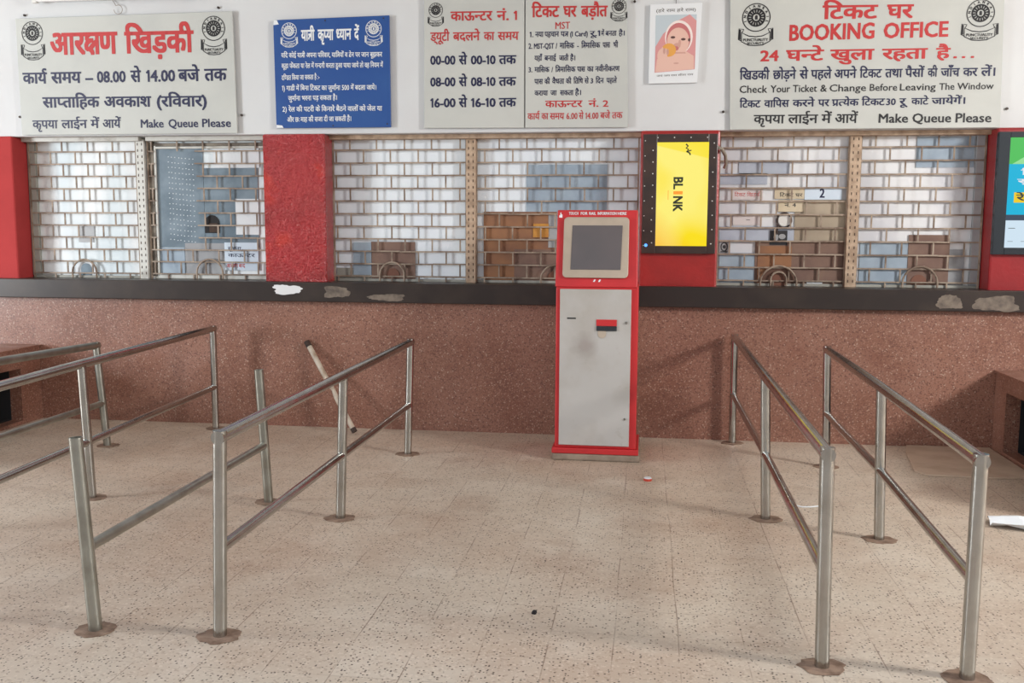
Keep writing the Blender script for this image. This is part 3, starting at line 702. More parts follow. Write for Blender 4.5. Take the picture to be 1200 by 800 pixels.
# third bay
sheet('w3_blueA', M['pane_lilac'], 1, 'pane_patch', 'upper pale blue sheet above the notice numbered 2', 'glass sheet')
sheet('w3_blueB', M['pane_lilac'], 1, 'pane_patch', 'pale blue sheet above the tan notices', 'glass sheet')
sheet('w3_blueC', M['pane_lilac'], 1, 'pane_patch', 'long pale blue sheet left of the tan board', 'glass sheet')
sheet('w3_greyC', M['pane_blue'], 1, 'pane_patch', 'grey blue sheet at the foot beside the screen pillar', 'glass sheet')
o = sheet('w3_pinkA', M['paper_pink'], 1, 'paper_notice', 'pinkish notice with one faded line left of the tan notices', 'notice')
note(o, [('टिकट खिड़की', .08, .95, .3, .3)], 'red', 0)
o = sheet('w3_pinkB', M['paper_pink'], 1, 'paper_notice', 'lower pinkish notice left of the round fan', 'notice')
note(o, [('-', .45, .7, .4, .3)], 'black', 0.01)
sheet('w3_tanwall', M['tan'], 1, 'tan_board', 'tan board above the brown board in the notice window', 'board')
o = sheet('w3_tanA', M['paper_tan'], 2, 'paper_notice', 'upper tan notice left of the notice numbered 2', 'notice')
note(o, [('टिकट घर', .15, .85, .2, .28)], 'black', .01)
o = sheet('w3_tanB', M['paper_tan'], 3, 'paper_notice', 'lower tan notice hanging above the round fan', 'notice')
note(o, [('नं. 4', .25, .7, .4, .28)], 'black', .01)
o = sheet('w3_two', M['paper_blue'], 3, 'number_card', 'pale blue card with a large painted 2', 'number card')
note(o, [('2', .40, .54, .18, .72)], 'navy', .03)
sheet('w3_board', M['brown_dark'], 2, 'wooden_board', 'wide brown board behind the double ticket arch', 'board')
sheet('w3_boardtop', M['brown'], 3, 'cardboard_sheet', 'ochre-brown cardboard directly behind the double ticket arch', 'cardboard')
sheet('', M['arch_brown'], 4, 'arch_board', 'dark brown arched board in the double ticket arch', 'board', (0.885, 1.135, 1.17, 1.31), True)
sheet('w3_arch', M['arch_in'], 5, 'arch_flap', 'reddish brown flap in the double ticket arch', 'flap', None, True)
sheet('w3_white', M['paper'], 4, 'paper_slip', 'small white slip at the foot beside the double ticket arch', 'paper slip')
f = thing('round_fan', (1.023, 7.64, 1.60), 'small round fan with dark ring behind the notice window grille', 'fan')
mb = MB(); mb.tube([(1.04+.055*math.cos(2*math.pi*k/24), 7.6425, 1.662+.055*math.sin(2*math.pi*k/24)) for k in range(25)], .006, 8, False); mb.build('fan_ring', M['housing'], f)
mb = MB().ellipse(1.04, 1.662, .044, .044, 7.641); mb.build('fan_face', M['plastic_white'], f)
MB().box(.985, .997, 7.637, 7.645, 1.555, 1.70).build('fan_stem', M['housing'], f)
o = sheet('w3_sticker', M['black'], 3, 'printed_sticker', 'black printed sticker just below the round fan', 'sticker')
o2 = MB(); o2.ellipse(.985, 1.535, .018, .03, 7.6435, 0, 12); o2.ellipse(1.03, 1.54, .026, .02, 7.6435, 0, 12); o2.build('print', M['pane_grey'], o)
o = sheet('w3_emblem', M['pane_grey'], 3, 'printed_sticker', 'small round printed sticker beside the screen pillar', 'sticker')
o2 = MB(); o2.stroke([(.601+.024*math.cos(a*.449), 1.46+.032*math.sin(a*.449)) for a in range(14)], .009, 7.6435, 0, True); o2.ellipse(.601, 1.46, .012, .014, 7.6435, 0, 10); o2.box(.575, .627, 7.6432, 7.6438, 1.418, 1.426); o2.build('print', M['black'], o)
sheet('w3r_blue', M['pane_blue'], 1, 'pane_patch', 'blue grey sheet at the top right beside the cut-off screen', 'glass sheet', (1.976, 2.38, 2.053, 2.275))
sheet('w3r_grey', M['pane_blue'], 1, 'pane_patch', 'blue grey sheet at the foot right of the slotted upright', 'glass sheet')
sheet('w3r_board', M['brown_dark'], 2, 'wooden_board', 'brown board behind the rightmost ticket arch', 'board')
sheet('w3r_boardB', M['pane_grey'], 1, 'pane_patch', 'grey sheet right of the rightmost brown board', 'glass sheet')
sheet('w3r_arch', M['arch_in'], 3, 'arch_flap', 'reddish brown flap in the rightmost ticket arch', 'flap', (1.978, 2.092, 1.17, 1.262), True)

# ------------------------------------------------------------------ sign boards
def emblem(parent, x0, x1, z0, z1, col):
    """round toothed railway emblem on a folded ribbon"""
    y = 7.4284; mb = MB(); W = x1-x0; H = z1-z0; cx = (x0+x1)/2; R = min(W*.43, H*.33); cz = z1-R
    ring = lambda r, n=36: [(cx+r*math.cos(2*math.pi*k/n), cz+r*math.sin(2*math.pi*k/n)) for k in range(n)]
    lw = R*.075
    mb.stroke(ring(R), lw, y, 0, True)
    for k in range(10):
        a = math.radians(200-k*24.5)
        ch = 'INDIANRAIL'[k]; V, Fc, _ = layout(ch, .05); s = R*.26
        c, sn = math.cos(a-math.pi/2), math.sin(a-math.pi/2); rr = R*.74
        xm = max(v[0] for v in V)/2
        mb.mesh(([(cx+rr*math.cos(a)+((p-xm)*c-q*sn)*s, y-.00014*(j*5//len(V)), cz+rr*math.sin(a)+((p-xm)*sn+q*c)*s) for j, (p, q, d) in enumerate(V)], Fc))
    for k in range(16):
        a0 = 2*math.pi*k/16; a1 = a0+2*math.pi/16*.72
        mb.poly([(cx+r*math.cos(a), cz+r*math.sin(a)) for r, a in ((R*.30, a0), (R*.60, a0), (R*.60, a1), (R*.30, a1))], y)
    mb.stroke(ring(R*.62), lw*1.6, y, 0, True); mb.stroke(ring(R*.30), lw*1.6, y, 0, True)
    mb.poly([(cx-R*.10, cz-R*.16), (cx+R*.10, cz-R*.16), (cx+R*.10, cz+R*.12), (cx, cz+R*.18), (cx-R*.10, cz+R*.12)], y)
    # ribbon
    zt, zb = z0+H*.33, z0
    w = W*.5
    body = [(cx-w*.82, zt-H*.02), (cx-w*.4, zt-H*.10), (cx, zt-H*.12), (cx+w*.4, zt-H*.10), (cx+w*.82, zt-H*.02), (cx+w*.82, zb+H*.10), (cx+w*.4, zb+H*.01), (cx, zb), (cx-w*.4, zb+H*.01), (cx-w*.82, zb+H*.10)]
    mb.stroke(body, lw, y, 0, True)
    for sg in (-1, 1):
        mb.stroke([(cx+sg*w*.80, zt-H*.02), (cx+sg*w*.70, zt+H*.06), (cx+sg*w*.97, zt+H*.08), (cx+sg*w*.99, zb+H*.15), (cx+sg*w*.84, zb+H*.12)], lw, y)
        mb.stroke([(cx+sg*w*.92, zt+H*.06), (cx+sg*w*.92, zb+H*.15)], lw*2, y)
    add_text(mb, 'PUNCTUALITY', cx-w*.72, cx+w*.72, zb+H*.105, zb+H*.105, H*.065, y, .03)
    add_text(mb, 'SECURITY', cx-w*.5, cx+w*.5, zb+H*.03, zb+H*.03, H*.05, y, .03)
    mb.build('emblem', M[col], parent)
def sign(key, pts, m, label, nails=()):
    b = MB().prism(pts, 7.43, 7.448).build('sign_board', [m], None, 0.0015, 1)
    tag(b, label, 'sign board')
    n = MB()
    for x, z in nails: n.tube([(x, 7.4275, z), (x, 7.435, z)], .006, 8)
    if nails: n.build('screw_heads', M['nail'], b)
    for col, off, words in SIGN_TEXT[key]:
      for t, xa, xb, za, zb, H in words:
        mb = MB(); add_text(mb, t, xa, xb, za, zb, H, 7.4285, off)
        o = mb.build('lettering', M[col], b)
        if key in ('A', 'C1', 'C2', 'D'): tag(o, {'red': 'red painted word', 'navy': 'navy painted word', 'black': 'thin black painted word'}[col])
    for e in EMBLEM_BOX[key]: emblem(b, *e)
    return b
sign('A', [(-5.019, 2.313+.012), (-3.19, 2.325), (-3.204, 3.253), (-5.024, 3.238)], M['board'], 'white sign board headed in red with reservation hours, above the leftmost windows')
bs = sign('B', [(-2.868, 2.361), (-1.952, 2.36), (-1.957, 3.192), (-2.86, 3.178), (-2.875, 3.14)], M['board_blue'], 'blue sign board with small white writing', [(-2.46, 3.165), (-2.0, 3.172), (-2.41, 2.375), (-1.98, 2.385)])
ch = MB().poly([(-2.873, 3.14), (-2.83, 3.145), (-2.845, 3.176), (-2.868, 3.176)], 7.4286); ch.poly([(-2.866, 2.362), (-2.81, 2.362), (-2.82, 2.38), (-2.866, 2.386)], 7.4286)
tag(ch.build('chipped_corners', M['white'], bs), 'white chipped corners')
sign('C1', [(-1.69, 2.351), (-0.922, 2.346), (-0.925, 3.42), (-1.685, 3.42)], M['board'], 'white sign board with three lines of duty change times')
sign('C2', [(-0.912, 2.346), (-0.142, 2.343), (-0.172, 3.42), (-0.916, 3.42)], M['board'], 'white sign board with small numbered season ticket notes')
sign('D', [(0.60, 2.3185), (2.475, 2.318), (2.446, 3.42), (0.571, 3.42)], M['board'], 'wide white sign board reading booking office in red')
nl = [(-4.958, 3.268), (-3.326, 3.287), (-3.19+.03, 2.466), (-5.045, 2.472), (-0.11, 3.251), (0.55, 2.45), (2.52, 2.45)]
for i, (x, z) in enumerate(nl):
    o = MB().tube([(x, 7.445, z), (x, 7.465, z)], .009, 10).build('wall_nail', M['nail'])
    tag(o, ['nail above the top left corner of the leftmost white sign', 'nail above the top right corner of the leftmost white sign', 'nail beside the lower right corner of the leftmost white sign', 'nail beside the lower left corner of the leftmost white sign',
            'nail between the season ticket sign and the baby picture', 'nail beside the lower left corner of the booking office sign', 'nail beside the lower right corner of the booking office sign'][i], 'nail', 'nails around the sign boards')
# picture of a baby
pc = thing('baby_picture', (0.185, 7.43, 2.657), 'small framed print of a baby in a pink hood', 'picture')
mb = MB().prism([(0.002, 2.657), (0.355, 2.660), (0.377, 3.226), (0.003, 3.222)], 7.43, 7.458); mb.build('picture_mount', M['paper'], pc, 0.002)
cols = [mat('print blue grey', S(190, 202, 210), .4), mat('print pink', S(214, 150, 150), .4), mat('print pale edge', S(240, 226, 222), .4), mat('print skin', S(226, 186, 172), .4),
        mat('print skin shade', S(206, 158, 146), .4), mat('print dark', S(92, 62, 60), .4), mat('print orange', S(226, 164, 82), .4), mat('print rose', S(196, 116, 118), .4)]
y = 7.4292; st = 0.00012
mb = MB(); L = lambda k: y-st*k
mb.poly([(.045, 2.735), (.335, 2.755), (.340, 3.145), (.045, 3.145)], L(0), 0)
mb.poly([(.045, 2.735), (.335, 2.755), (.339, 3.10), (.29, 3.145), (.20, 3.10), (.10, 3.01), (.047, 2.92)], L(1), 1)
mb.ellipse(.215, 2.985, .100, .120, L(2), 2); mb.ellipse(.212, 2.975, .088, .112, L(3), 7)
mb.poly([(.05, 2.74), (.33, 2.757), (.325, 2.85), (.26, 2.89), (.15, 2.89), (.06, 2.83)], L(4), 3)
mb.ellipse(.210, 2.955, .080, .098, L(5), 3); mb.ellipse(.222, 2.945, .010, .022, L(6), 4, 14); mb.poly([(.16, 2.868), (.27, 2.868), (.262, 2.88), (.17, 2.88)], L(6), 4)
mb.ellipse(.172, 2.985, .017, .009, L(7), 5, 14); mb.ellipse(.247, 2.970, .017, .009, L(7), 5, 14); mb.ellipse(.290, 2.965, .009, .012, L(7), 5, 12)
mb.ellipse(.203, 2.925, .026, .020, L(8), 4, 16); mb.ellipse(.196, 2.906, .020, .016, L(9), 7, 16)
mb.ellipse(.145, 2.895, .052, .048, L(10), 6); mb.ellipse(.098, 2.855, .036, .052, L(11), 3)
for k in range(4): mb.ellipse(.098+k*.013, 2.893-k*.004, .008, .024, L(12), 4 if k % 2 else 3, 10)
mb.ellipse(.20, 2.80, .02, .006, L(12), 4, 12)
mb.build('baby_print', cols, pc)
mb = MB(); add_text(mb, '(हरे राम हरे राम)', .048, .332, 3.165, 3.167, .020, 7.4292, .0); mb.build('caption', M['nail'], pc)
mb = MB(); add_text(mb, 'जय जय राम सीता राम', .06, .325, 2.705, 2.712, .012, 7.4292, .0); mb.build('caption', M['nail'], pc)
MB().tube([(.19, 7.452, 3.222), (.19, 7.455, 3.50)], .002, 6).build('hanging_string', M['nail'], pc)
# tube light above the leftmost sign
t = thing('tube_light', (-4.17, 7.45, 3.35), 'white wall tube light above the leftmost sign', 'tube light')
MB().box(-4.86, -3.40, 7.41, 7.458, 3.365, 3.41).build('batten', M['plastic_white'], t, 0.004)
MB().tube([(-4.80, 7.385, 3.365), (-3.46, 7.385, 3.365)], .013, 14).build('glass_tube', M['tube_glass'], t)
for x in (-4.82, -3.44): MB().box(x-.02, x+.02, 7.372, 7.412, 3.345, 3.395).build('lamp_holder', M['plastic_white'], t, 0.003)
pts = [(-4.15+.035*math.cos(math.radians(a)), 7.44, 3.29+.035*math.sin(math.radians(a))) for a in range(120, -200, -20)]
MB().tube([(-4.20, 7.45, 3.365)]+pts, .0025, 6).build('loose_wire', M['cord'], t)

# ------------------------------------------------------------------ lit displays
def m_screen_yellow():
    m = mat('yellow screen picture', (0, 0, 0, 1), 0.15); g = NT(m); o = g.obj(); s = g.n('ShaderNodeSeparateXYZ', (o,))
    c = g.mix(g.ramp(g.noise(2.6, 1, 0.3), 0.40, 0.62), S(250, 222, 20), S(252, 238, 120))
    u = g.math('ADD', g.math('MULTIPLY', g.math('SUBTRACT', s.outputs[0], 0.08), -1.6), g.math('MULTIPLY', g.math('SUBTRACT', 1.95, s.outputs[2]), 1.5))
    c = g.mix(g.math('MULTIPLY', g.ramp(u, 0.25, 0.75), 0.8), c, S(250, 178, 40))
    t = g.math('SUBTRACT', s.outputs[2], g.math('ADD', 2.20, g.math('MULTIPLY', g.math('SUBTRACT', s.outputs[0], 0.08), -0.25)))
    c = g.mix(g.math('MULTIPLY', g.ramp(t, 0.0, 0.006), 0.7), c, S(248, 224, 12))
    e = g.n('ShaderNodeEmission', (c, 1.0)); g.t.links.new(c, g.b.inputs['Emission Color']); g.b.inputs['Emission Strength'].default_value = 1.0
    return m
D = thing('lit_display', (0.247, 7.44, 1.41), 'tall lit screen with a yellow picture on the red pillar', 'display')
def display_frame(x0, x1, z0, z1, sx0, sx1, sz0, sz1, m, parent):
    mb = MB()
    mb.box(x0, sx0, 7.395, 7.445, z0, z1); mb.box(sx1, x1, 7.395, 7.445, z0, z1)
    mb.box(sx0, sx1, 7.395, 7.445, z0, sz0); mb.box(sx0, sx1, 7.395, 7.445, sz1, z1)
    mb.box(sx0, sx1, 7.43, 7.445, sz0, sz1)
    return mb.build('display_frame', m, parent, 0.004)
display_frame(-0.026, 0.515, 1.411, 2.288, 0.076, 0.452, 1.468, 2.228, M['housing'], D)
sc = MB().box(0.076, 0.452, 7.398, 7.43, 1.468, 2.228).build('screen', m_screen_yellow(), D)
def vtext(word, x_base, zt, zb, h, y, off, m, parent, name='lettering'):
    """letters running downwards, turned a quarter clockwise"""
    V, Fc, _ = layout(word, off); a0 = min(v[0] for v in V); a1 = max(v[0] for v in V); s = (zt-zb)/(a1-a0)
    mb = MB(); mb.mesh(([(x_base+q*h/.686, y-.00014*(j*5//len(V)), zt-(p-a0)*s) for j, (p, q, d) in enumerate(V)], Fc)); return mb.build(name, m, parent)
em = lambda n, c: mat(n, c, 0.3, emit=c, estr=0.6)
M['ink'] = em('screen ink', S(40, 44, 30)); M['ink_orange'] = em('screen orange ink', S(220, 130, 40))
vtext('BL', .202, 1.975, 1.885, .066, 7.3972, .04, M['ink'], sc); vtext('I', .202, 1.872, 1.848, .066, 7.3972, .02, M['ink_orange'], sc); vtext('NK', .202, 1.835, 1.722, .066, 7.3972, .04, M['ink'], sc)
MB().stroke([(.163, 1.878), (.163, 1.809)], .004, 7.3972).build('tagline', M['ink_orange'], sc)
MB().stroke([(.285, 2.215), (.30, 2.20), (.287, 2.185), (.305, 2.175), (.29, 2.16), (.312, 2.15), (.318, 2.135)], .011, 7.3972).stroke([(.295, 2.16), (.325, 2.17)], .008, 7.3972).build('small_logo', M['ink'], sc)
mb = MB()
rnd = random.Random(5)
for k in range(9):
    mb.tube([(.045+rnd.uniform(-.006, .006), 7.3925, 2.17-k*.085), (.045, 7.396, 2.17-k*.085)], .0045, 8)
for k in range(8): mb.tube([(-.012, 7.3925, 2.24-k*.11), (-.012, 7.396, 2.24-k*.11)], .004, 8)
for k in range(8): mb.tube([(.487+rnd.uniform(-.01, .01), 7.3925, 2.22-k*.105), (.487, 7.396, 2.22-k*.105)], .0045, 8)
for k in range(4): mb.tube([(.08+k*.12, 7.3925, 2.262), (.08+k*.12, 7.396, 2.262)], .0045, 8)
tag(mb.build('frame_screws', M['plastic_white'], D), 'pale screw heads')
MB().tube([(.006, 7.388, 1.472), (.006, 7.396, 1.472)], .012, 12).build('indicator_lamp', M['led'], D)
cd = MB().tube([(.515, 7.42, 2.19), (.545, 7.40, 2.18), (.575, 7.46, 2.14), (.59, 7.56, 2.08), (.58, 7.58, 2.05)], .012, 8).tube([(.52, 7.425, 2.20), (.55, 7.42, 2.16), (.60, 7.57, 2.10)], .007, 8).build('cable_bundle', M['cord'])
tag(cd, 'grey cable bundle hanging at the upper right of the yellow screen', 'cable')
E4 = thing('lit_display', (2.81, 7.44, 1.42), 'lit screen with green and cyan picture cut off at the right edge', 'display')
display_frame(2.462, 3.12, 1.422, 2.285, 2.54, 3.05, 1.472, 2.245, M['housing_black'], E4)
def scr(a, b): return [mat(n, (0, 0, 0, 1), .2, emit=c, estr=1.0) for n, c in (('green picture', S(80, 190, 90)), ('cyan picture', S(10, 178, 216)), ('pale picture', S(206, 226, 240)), ('yellow banner', S(236, 200, 30)), ('dark strip', S(60, 74, 92)), ('pale green wave', S(150, 220, 150)), ('white figure', S(228, 228, 232)))]
sm = scr(0, 0); mb = MB(); ys = 7.398
mb.box(2.54, 3.05, ys, 7.43, 1.472, 2.245, 4)
mb.poly([(2.54, 2.06), (3.05, 2.06), (3.05, 2.245), (2.54, 2.245)], ys-.0004, 0)
mb.poly([(2.56, 2.06), (3.05, 2.06), (3.05, 2.18), (2.75, 2.16), (2.64, 2.11)], ys-.0006, 5)
mb.ellipse(2.70, 2.115, .05, .055, ys-.0008, 6); mb.poly([(2.54, 1.705), (3.05, 1.705), (3.05, 2.06), (2.54, 2.06)], ys-.0010, 1)
mb.poly([(2.585, 1.79), (3.0, 1.79), (3.0, 1.862), (2.585, 1.862)], ys-.0012, 3)
mb.poly([(2.54, 1.472), (3.05, 1.472), (3.05, 1.665), (2.54, 1.665)], ys-.0010, 2)
s4 = mb.build('screen', sm, E4)
mb = MB(); add_text(mb, 'रेल यात्रा', 2.60, 2.98, 1.805, 1.805, .04, ys-.0016, .03); add_text(mb, '- - - -', 2.56, 2.95, 1.60, 1.60, .03, ys-.0016, 0); add_text(mb, '- - - - -', 2.56, 2.95, 1.51, 1.51, .02, ys-.0016, 0); mb.build('lettering', M['ink'], s4)
mb = MB(); add_text(mb, 'टिकट', 2.62, 2.95, 1.985, 1.985, .035, ys-.0016, .02); add_text(mb, 'सुविधा', 2.60, 2.95, 1.925, 1.925, .03, ys-.0016, .02); mb.build('lettering', sm[6], s4)

# ------------------------------------------------------------------ ticket kiosk
K = thing('ticket_kiosk', (-0.33, 6.9, 0), 'red floor-standing kiosk with grey front and blank screen', 'kiosk')
MB().box(-0.612, -0.006, 6.60, 7.2, 0.0, 0.05).build('plinth', M['concrete'], K, 0.012)
MB().box(-0.613, -0.017, 6.595, 7.13, 0.05, 0.088).build('base_flange', M['kiosk_red'], K, 0.005)
MB().box(-0.594, -0.036, 6.62, 7.10, 0.088, 1.20).build('cabinet', M['kiosk_red'], K, 0.006)
def frust(x0, x1, z0, z1, yb0, yb1, t0, t1):
    """front panel leaning back: front y at z is linear from yb0 (z0) to yb1 (z1); slab between depth offsets t0 and t1"""
    mb = MB()
    v = [mb.bm.verts.new(p) for p in ((x0, yb0+t0, z0), (x1, yb0+t0, z0), (x1, yb0+t1, z0), (x0, yb0+t1, z0), (x0, yb1+t0, z1), (x1, yb1+t0, z1), (x1, yb1+t1, z1), (x0, yb1+t1, z1))]
    for q in ((3,2,1,0),(4,5,6,7),(0,1,5,4),(1,2,6,5),(2,3,7,6),(3,0,4,7)): mb.bm.faces.new([v[i] for i in q])
    return mb
ZB, ZT, YB, YT = 1.20, 1.72, 6.612, 6.75
def hy(z): return YB+(YT-YB)*(z-ZB)/(ZT-ZB)
mb = MB(); v = [mb.bm.verts.new(p) for p in ((-.600, YB, ZB), (-.044, YB, ZB), (-.044, 7.10, ZB), (-.600, 7.10, ZB), (-.600, YT, ZT), (-.052, YT, ZT), (-.052, 7.10, ZT), (-.600, 7.10, ZT))]
for q in ((3,2,1,0),(4,5,6,7),(0,1,5,4),(1,2,6,5),(2,3,7,6),(3,0,4,7)): mb.bm.faces.new([v[i] for i in q])
mb.build('head', M['kiosk_red'], K, 0.006)
def rounded(x0, x1, z0, z1, r, n=6):
    pts = []
    for cx, cz, a in ((x1-r, z1-r, 0), (x0+r, z1-r, 90), (x0+r, z0+r, 180), (x1-r, z0+r, 270)):
        pts += [(cx+r*math.cos(math.radians(a+90*k/n)), cz+r*math.sin(math.radians(a+90*k/n))) for k in range(n+1)]
    return pts
def lean(pts, t0, t1, name, m, parent, bevel=0):
    mb = MB(); a = [mb.bm.verts.new((x, hy(z)+t0, z)) for x, z in pts]; b = [mb.bm.verts.new((x, hy(z)+t1, z)) for x, z in pts]; n = len(pts)
    mb.bm.faces.new(a); mb.bm.faces.new(b[::-1])
    for i in range(n): mb.bm.faces.new([a[i], b[i], b[(i+1) % n], a[(i+1) % n]])
    bmesh.ops.recalc_face_normals(mb.bm, faces=mb.bm.faces[:])
    return mb.build(name, m, parent, bevel)
bz = lean(rounded(-.552, -.108, 1.263, 1.672, .028), -.022, .01, 'bezel', M['bezel'], K, .006)
scn = lean([(-.498, 1.318), (-.160, 1.318), (-.152, 1.616), (-.492, 1.616)], -.026, 0, 'screen', M['glass_off'], K, .002)
def hflat(mb, txt, x0, x1, z, h, off):
    V, Fc, _ = layout(txt, off); a0 = min(v[0] for v in V); a1 = max(v[0] for v in V)
    mb.mesh(([(x0+(p-a0)*(x1-x0)/(a1-a0), hy(z+q*h/.686)-.0012-.00014*(j*5//len(V)), z+q*h/.686) for j, (p, q, d) in enumerate(V)], Fc))
mb = MB()
for t, a, b in (('TOUCH', .128, .218), ('FOR', .240, .305), ('RAIL', .320, .385), ('INFORMATION', .400, .578), ('HERE', .588, .672)):
    f = lambda q: -.522+(q-.128)/(.672-.128)*.394
    hflat(mb, t, f(a), f(b), 1.688, .019, .03)
tag(mb.build('lettering', M['white'], K), 'small white words')
mb = MB(); mb.mesh(([(x, hy(z)-.0015, z) for x, z in ((-.588, 1.668), (-.566, 1.668), (-.566, 1.690), (-.574, 1.690), (-.574, 1.703), (-.580, 1.703), (-.581, 1.686), (-.588, 1.683))], [tuple(range(8))])); mb.build('hand_symbol', M['white'], K)
mb = MB()
for x in (-.345, -.310): mb.mesh(([(x+a, hy(z)-.0015, z) for a, z in ((0, 1.236), (.012, 1.236), (.02, 1.252), (.008, 1.252))], [(0, 1, 2, 3)]))
mb.build('label_marks', M['white'], K)
dr = MB().box(-.566, -.083, 6.608, 6.63, .108, 1.186).build('front_door', M['panel'], K, 0.003); tag(dr, 'stained grey door panel')
MB().box(-.516, -.456, 6.6055, 6.610, .983, .992).build('card_slot', M['hole'], dr)
rc = MB().box(-.317, -.178, 6.602, 6.610, .938, .982).build('ticket_chute', M['kiosk_red'], dr, .002); tag(rc, 'red ticket chute')
MB().box(-.315, -.178, 6.598, 6.609, .905, .937).build('chute_lip', M['housing_black'], rc, .002)
tn = [(-.306+.0, .905), (-.250, .905)]+[(-.278+.028*math.cos(math.radians(-a)), .880+.026*math.sin(math.radians(-a))) for a in range(0, 181, 20)]
MB().prism(tn[::-1], 6.604, 6.609).build('chute_tongue', M['bezel'], rc, .001)
for z, r in ((.962, .010), (.300, .008)):
    l = MB().tube([(-.115, 6.600, z), (-.115, 6.612, z)], r, 14).build('door_lock', M['steel'], dr)
    MB().box(-.1165, -.1135, 6.5988, 6.601, z-.006, z+.006).build('keyhole', M['hole'], l)

# ------------------------------------------------------------------ queue railings
def railing(label, posts, top=True, ztop=0.798, zlow=0.36, low_span=None, m='steel', rad=.0265, top_from=None, mp=None):
    """posts: (base x, base y, top x, top y) from near to far"""
    b0 = posts[0]; t = thing('queue_railing', (b0[0], b0[1], 0), label, 'queue railing', 'steel queue railings before the counter')
    def at(p, z):
        k = z/ztop
        if len(p) > 4: z = z*(p[4]/ztop)
        return Vector((p[0]+(p[2]-p[0])*k, p[1]+(p[3]-p[1])*k, z))
    for i, p in enumerate(posts):
        zt = ztop+rad*.95 if (i in (0, len(posts)-1) or not top) else ztop-rad*.5
        if not top:
            a, b = at(p, 0), at(p, zt); d = (b-a).normalized()
            o = MB().tube([a, b], rad, 20, False).tube([b, b-d*.0005], rad, 20, False, radii=[rad, rad*.86]).tube([b, b-d*.12], rad*.86, 20, False)
            o = o.build('post', M[mp or m], t)
        else: o = MB().tube([at(p, 0), at(p, zt)], rad, 20).build('post', M[mp or m], t)
        rnd = random.Random(int(p[0]*100)+i); n = 20
        pts = [(p[0]+(.076+rnd.uniform(-.010, .010))*math.cos(2*math.pi*k/n)*1.12, p[1]+(.076+rnd.uniform(-.010, .010))*math.sin(2*math.pi*k/n)) for k in range(n)]
        tag(MB().slab(pts, 0, .004).build('mortar_collar', M['mortar'], o, .003), 'stained mortar collar')
    if top:
        a, b = at(posts[0], ztop), at(posts[-1], ztop); d = (b-a).normalized()
        mids = [at(p, ztop) for p in posts]; mids[0] = a-d*rad*.9; mids[-1] = b+d*rad*.9
        MB().tube(mids, rad, 20).build('top_rail', M[m], t)
    q = [at(p, zlow) for p in posts]
    MB().tube(q, rad*.84, 16, False).build('lower_rail', M[m], t)
    return t
railing('leftmost queue railing, its far post leaning beside the left block', [(-3.70, 3.6, -3.715, 3.6, .85), (-3.77, 4.5, -3.78, 4.5, .82), (-3.871, 6.539, -3.925, 6.539, .738)], ztop=.80, zlow=.34, m='steel_dull')
railing('queue railing second from the left, reaching almost to the counter wall', [(-3.12, 3.45, -3.13, 3.45), (-3.213, 5.239, -3.243, 5.24), (-3.354, 7.238, -3.354, 7.238)], zlow=.335)
railing('broken queue railing with no top rail, two open posts', [(-2.138, 3.467, -2.182, 3.467), (-2.149, 5.309, -2.188, 5.309)], top=False, ztop=.755, zlow=.338, m='steel_dull')
railing('queue railing just left of the kiosk, third complete one from the left', [(-1.624, 3.484, -1.60, 3.484), (-1.637, 5.062, -1.607, 5.062), (-1.636, 6.612, -1.612, 6.612)], zlow=.355)
railing('queue railing just right of the kiosk', [(0.676, 3.546, 0.663, 3.546), (0.693, 5.397, 0.665, 5.397), (0.678, 7.335, 0.674, 7.335)], zlow=.366)
railing('rightmost queue railing, farthest from the kiosk on its right', [(1.175, 3.522, 1.177, 3.522), (1.234, 5.117, 1.209, 5.117), (1.244, 6.679, 1.22, 6.679)], zlow=.366)
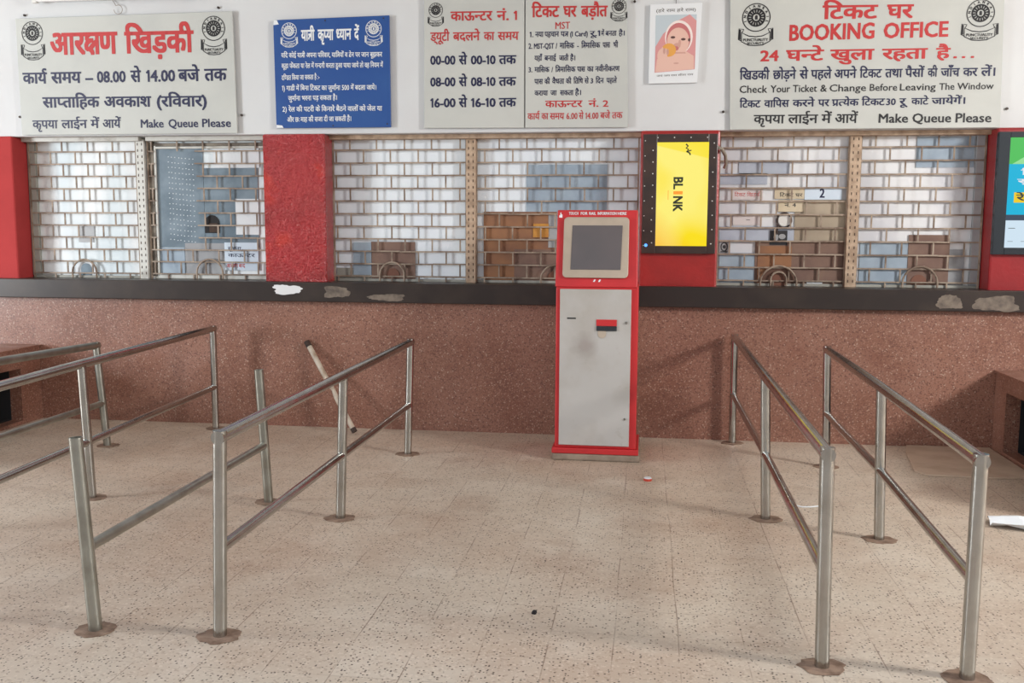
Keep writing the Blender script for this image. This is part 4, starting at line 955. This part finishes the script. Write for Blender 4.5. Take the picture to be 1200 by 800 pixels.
# loose pipe leaning on the counter wall
pz = thing('loose_pipe', (-2.214, 7.22, 0), 'loose bent pipe leaning against the terrazzo counter wall', 'pipe')
A, B = Vector((-2.205, 7.20, .022)), Vector((-2.648, 7.405, .69))
pts = [A, A.lerp(B, .38), A.lerp(B, .46)+Vector((.012, -.008, 0)), A.lerp(B, .54), A.lerp(B, .75), B]
MB().tube(pts, .02, 14, True, radii=[.02, .02, .015, .021, .021, .021]).build('pipe_body', M['loose'], pz)
d = (B-A).normalized()
tag(MB().tube([B-d*.045, B+d*.004], .0235, 12).build('pipe_end', M['rust'], pz), 'rusty dark end')
tag(MB().tube([A-d*.004, A+d*.03], .0225, 12).build('pipe_end', M['rust'], pz), 'rusty dark end')

# ------------------------------------------------------------------ litter on the floor
c = thing('bottle_cap', (0.047, 6.134, 0), 'white and red bottle cap lying on the floor before the kiosk', 'bottle cap')
MB().tube([(.047, 6.134, 0.001), (.047, 6.134, .016)], .026, 20).build('cap_skirt', M['capred'], c)
MB().tube([(.047, 6.134, .016), (.047, 6.134, .022)], .026, 20, radii=[.026, .020]).build('cap_top', M['paper'], c)
mb = MB(); b = bmesh.ops.create_icosphere(mb.bm, subdivisions=2, radius=.012); rnd = random.Random(9)
for v in b['verts']: v.co *= rnd.uniform(.75, 1.15); v.co.z = max(-.006, v.co.z)
for v in b['verts']: v.co += Vector((-.427, 3.884, .006))
tag(mb.build('stone_chip', M['hole']), 'tiny black stone chip on the open floor in the foreground', 'stone')
def crumple(x0, y0, w, l, rot, name, m, label, cat, seed, h=.045):
    rnd = random.Random(seed); mb = MB(); n = 7; g = [[None]*n for _ in range(n)]
    for i in range(n):
        for j in range(n):
            a, b = (i/(n-1)-.5)*w*(1-.6*j/(n-1)), (j/(n-1)-.5)*l
            z = .003+rnd.uniform(0, h)
            g[i][j] = mb.bm.verts.new((x0+a*math.cos(rot)-b*math.sin(rot), y0+a*math.sin(rot)+b*math.cos(rot), z))
    for i in range(n-1):
        for j in range(n-1): mb.bm.faces.new([g[i][j], g[i+1][j], g[i+1][j+1], g[i][j+1]])
    o = mb.build(name, m); s = o.modifiers.new('thickness', 'SOLIDIFY'); s.thickness = .001
    return tag(o, label, cat)
crumple(2.13, 5.44, .34, .48, 1.45, 'paper_scrap', M['paper'], 'crumpled white paper scrap on the floor at the right edge', 'paper scrap', 2)
tag(MB().tube([(.885, 5.70, .004), (.93, 5.66, .004), (.98, 5.668, .004), (1.05, 5.70, .004)], .004, 8).build('white_straw', M['paper']), 'thin white strip lying between the two right railings', 'strip')
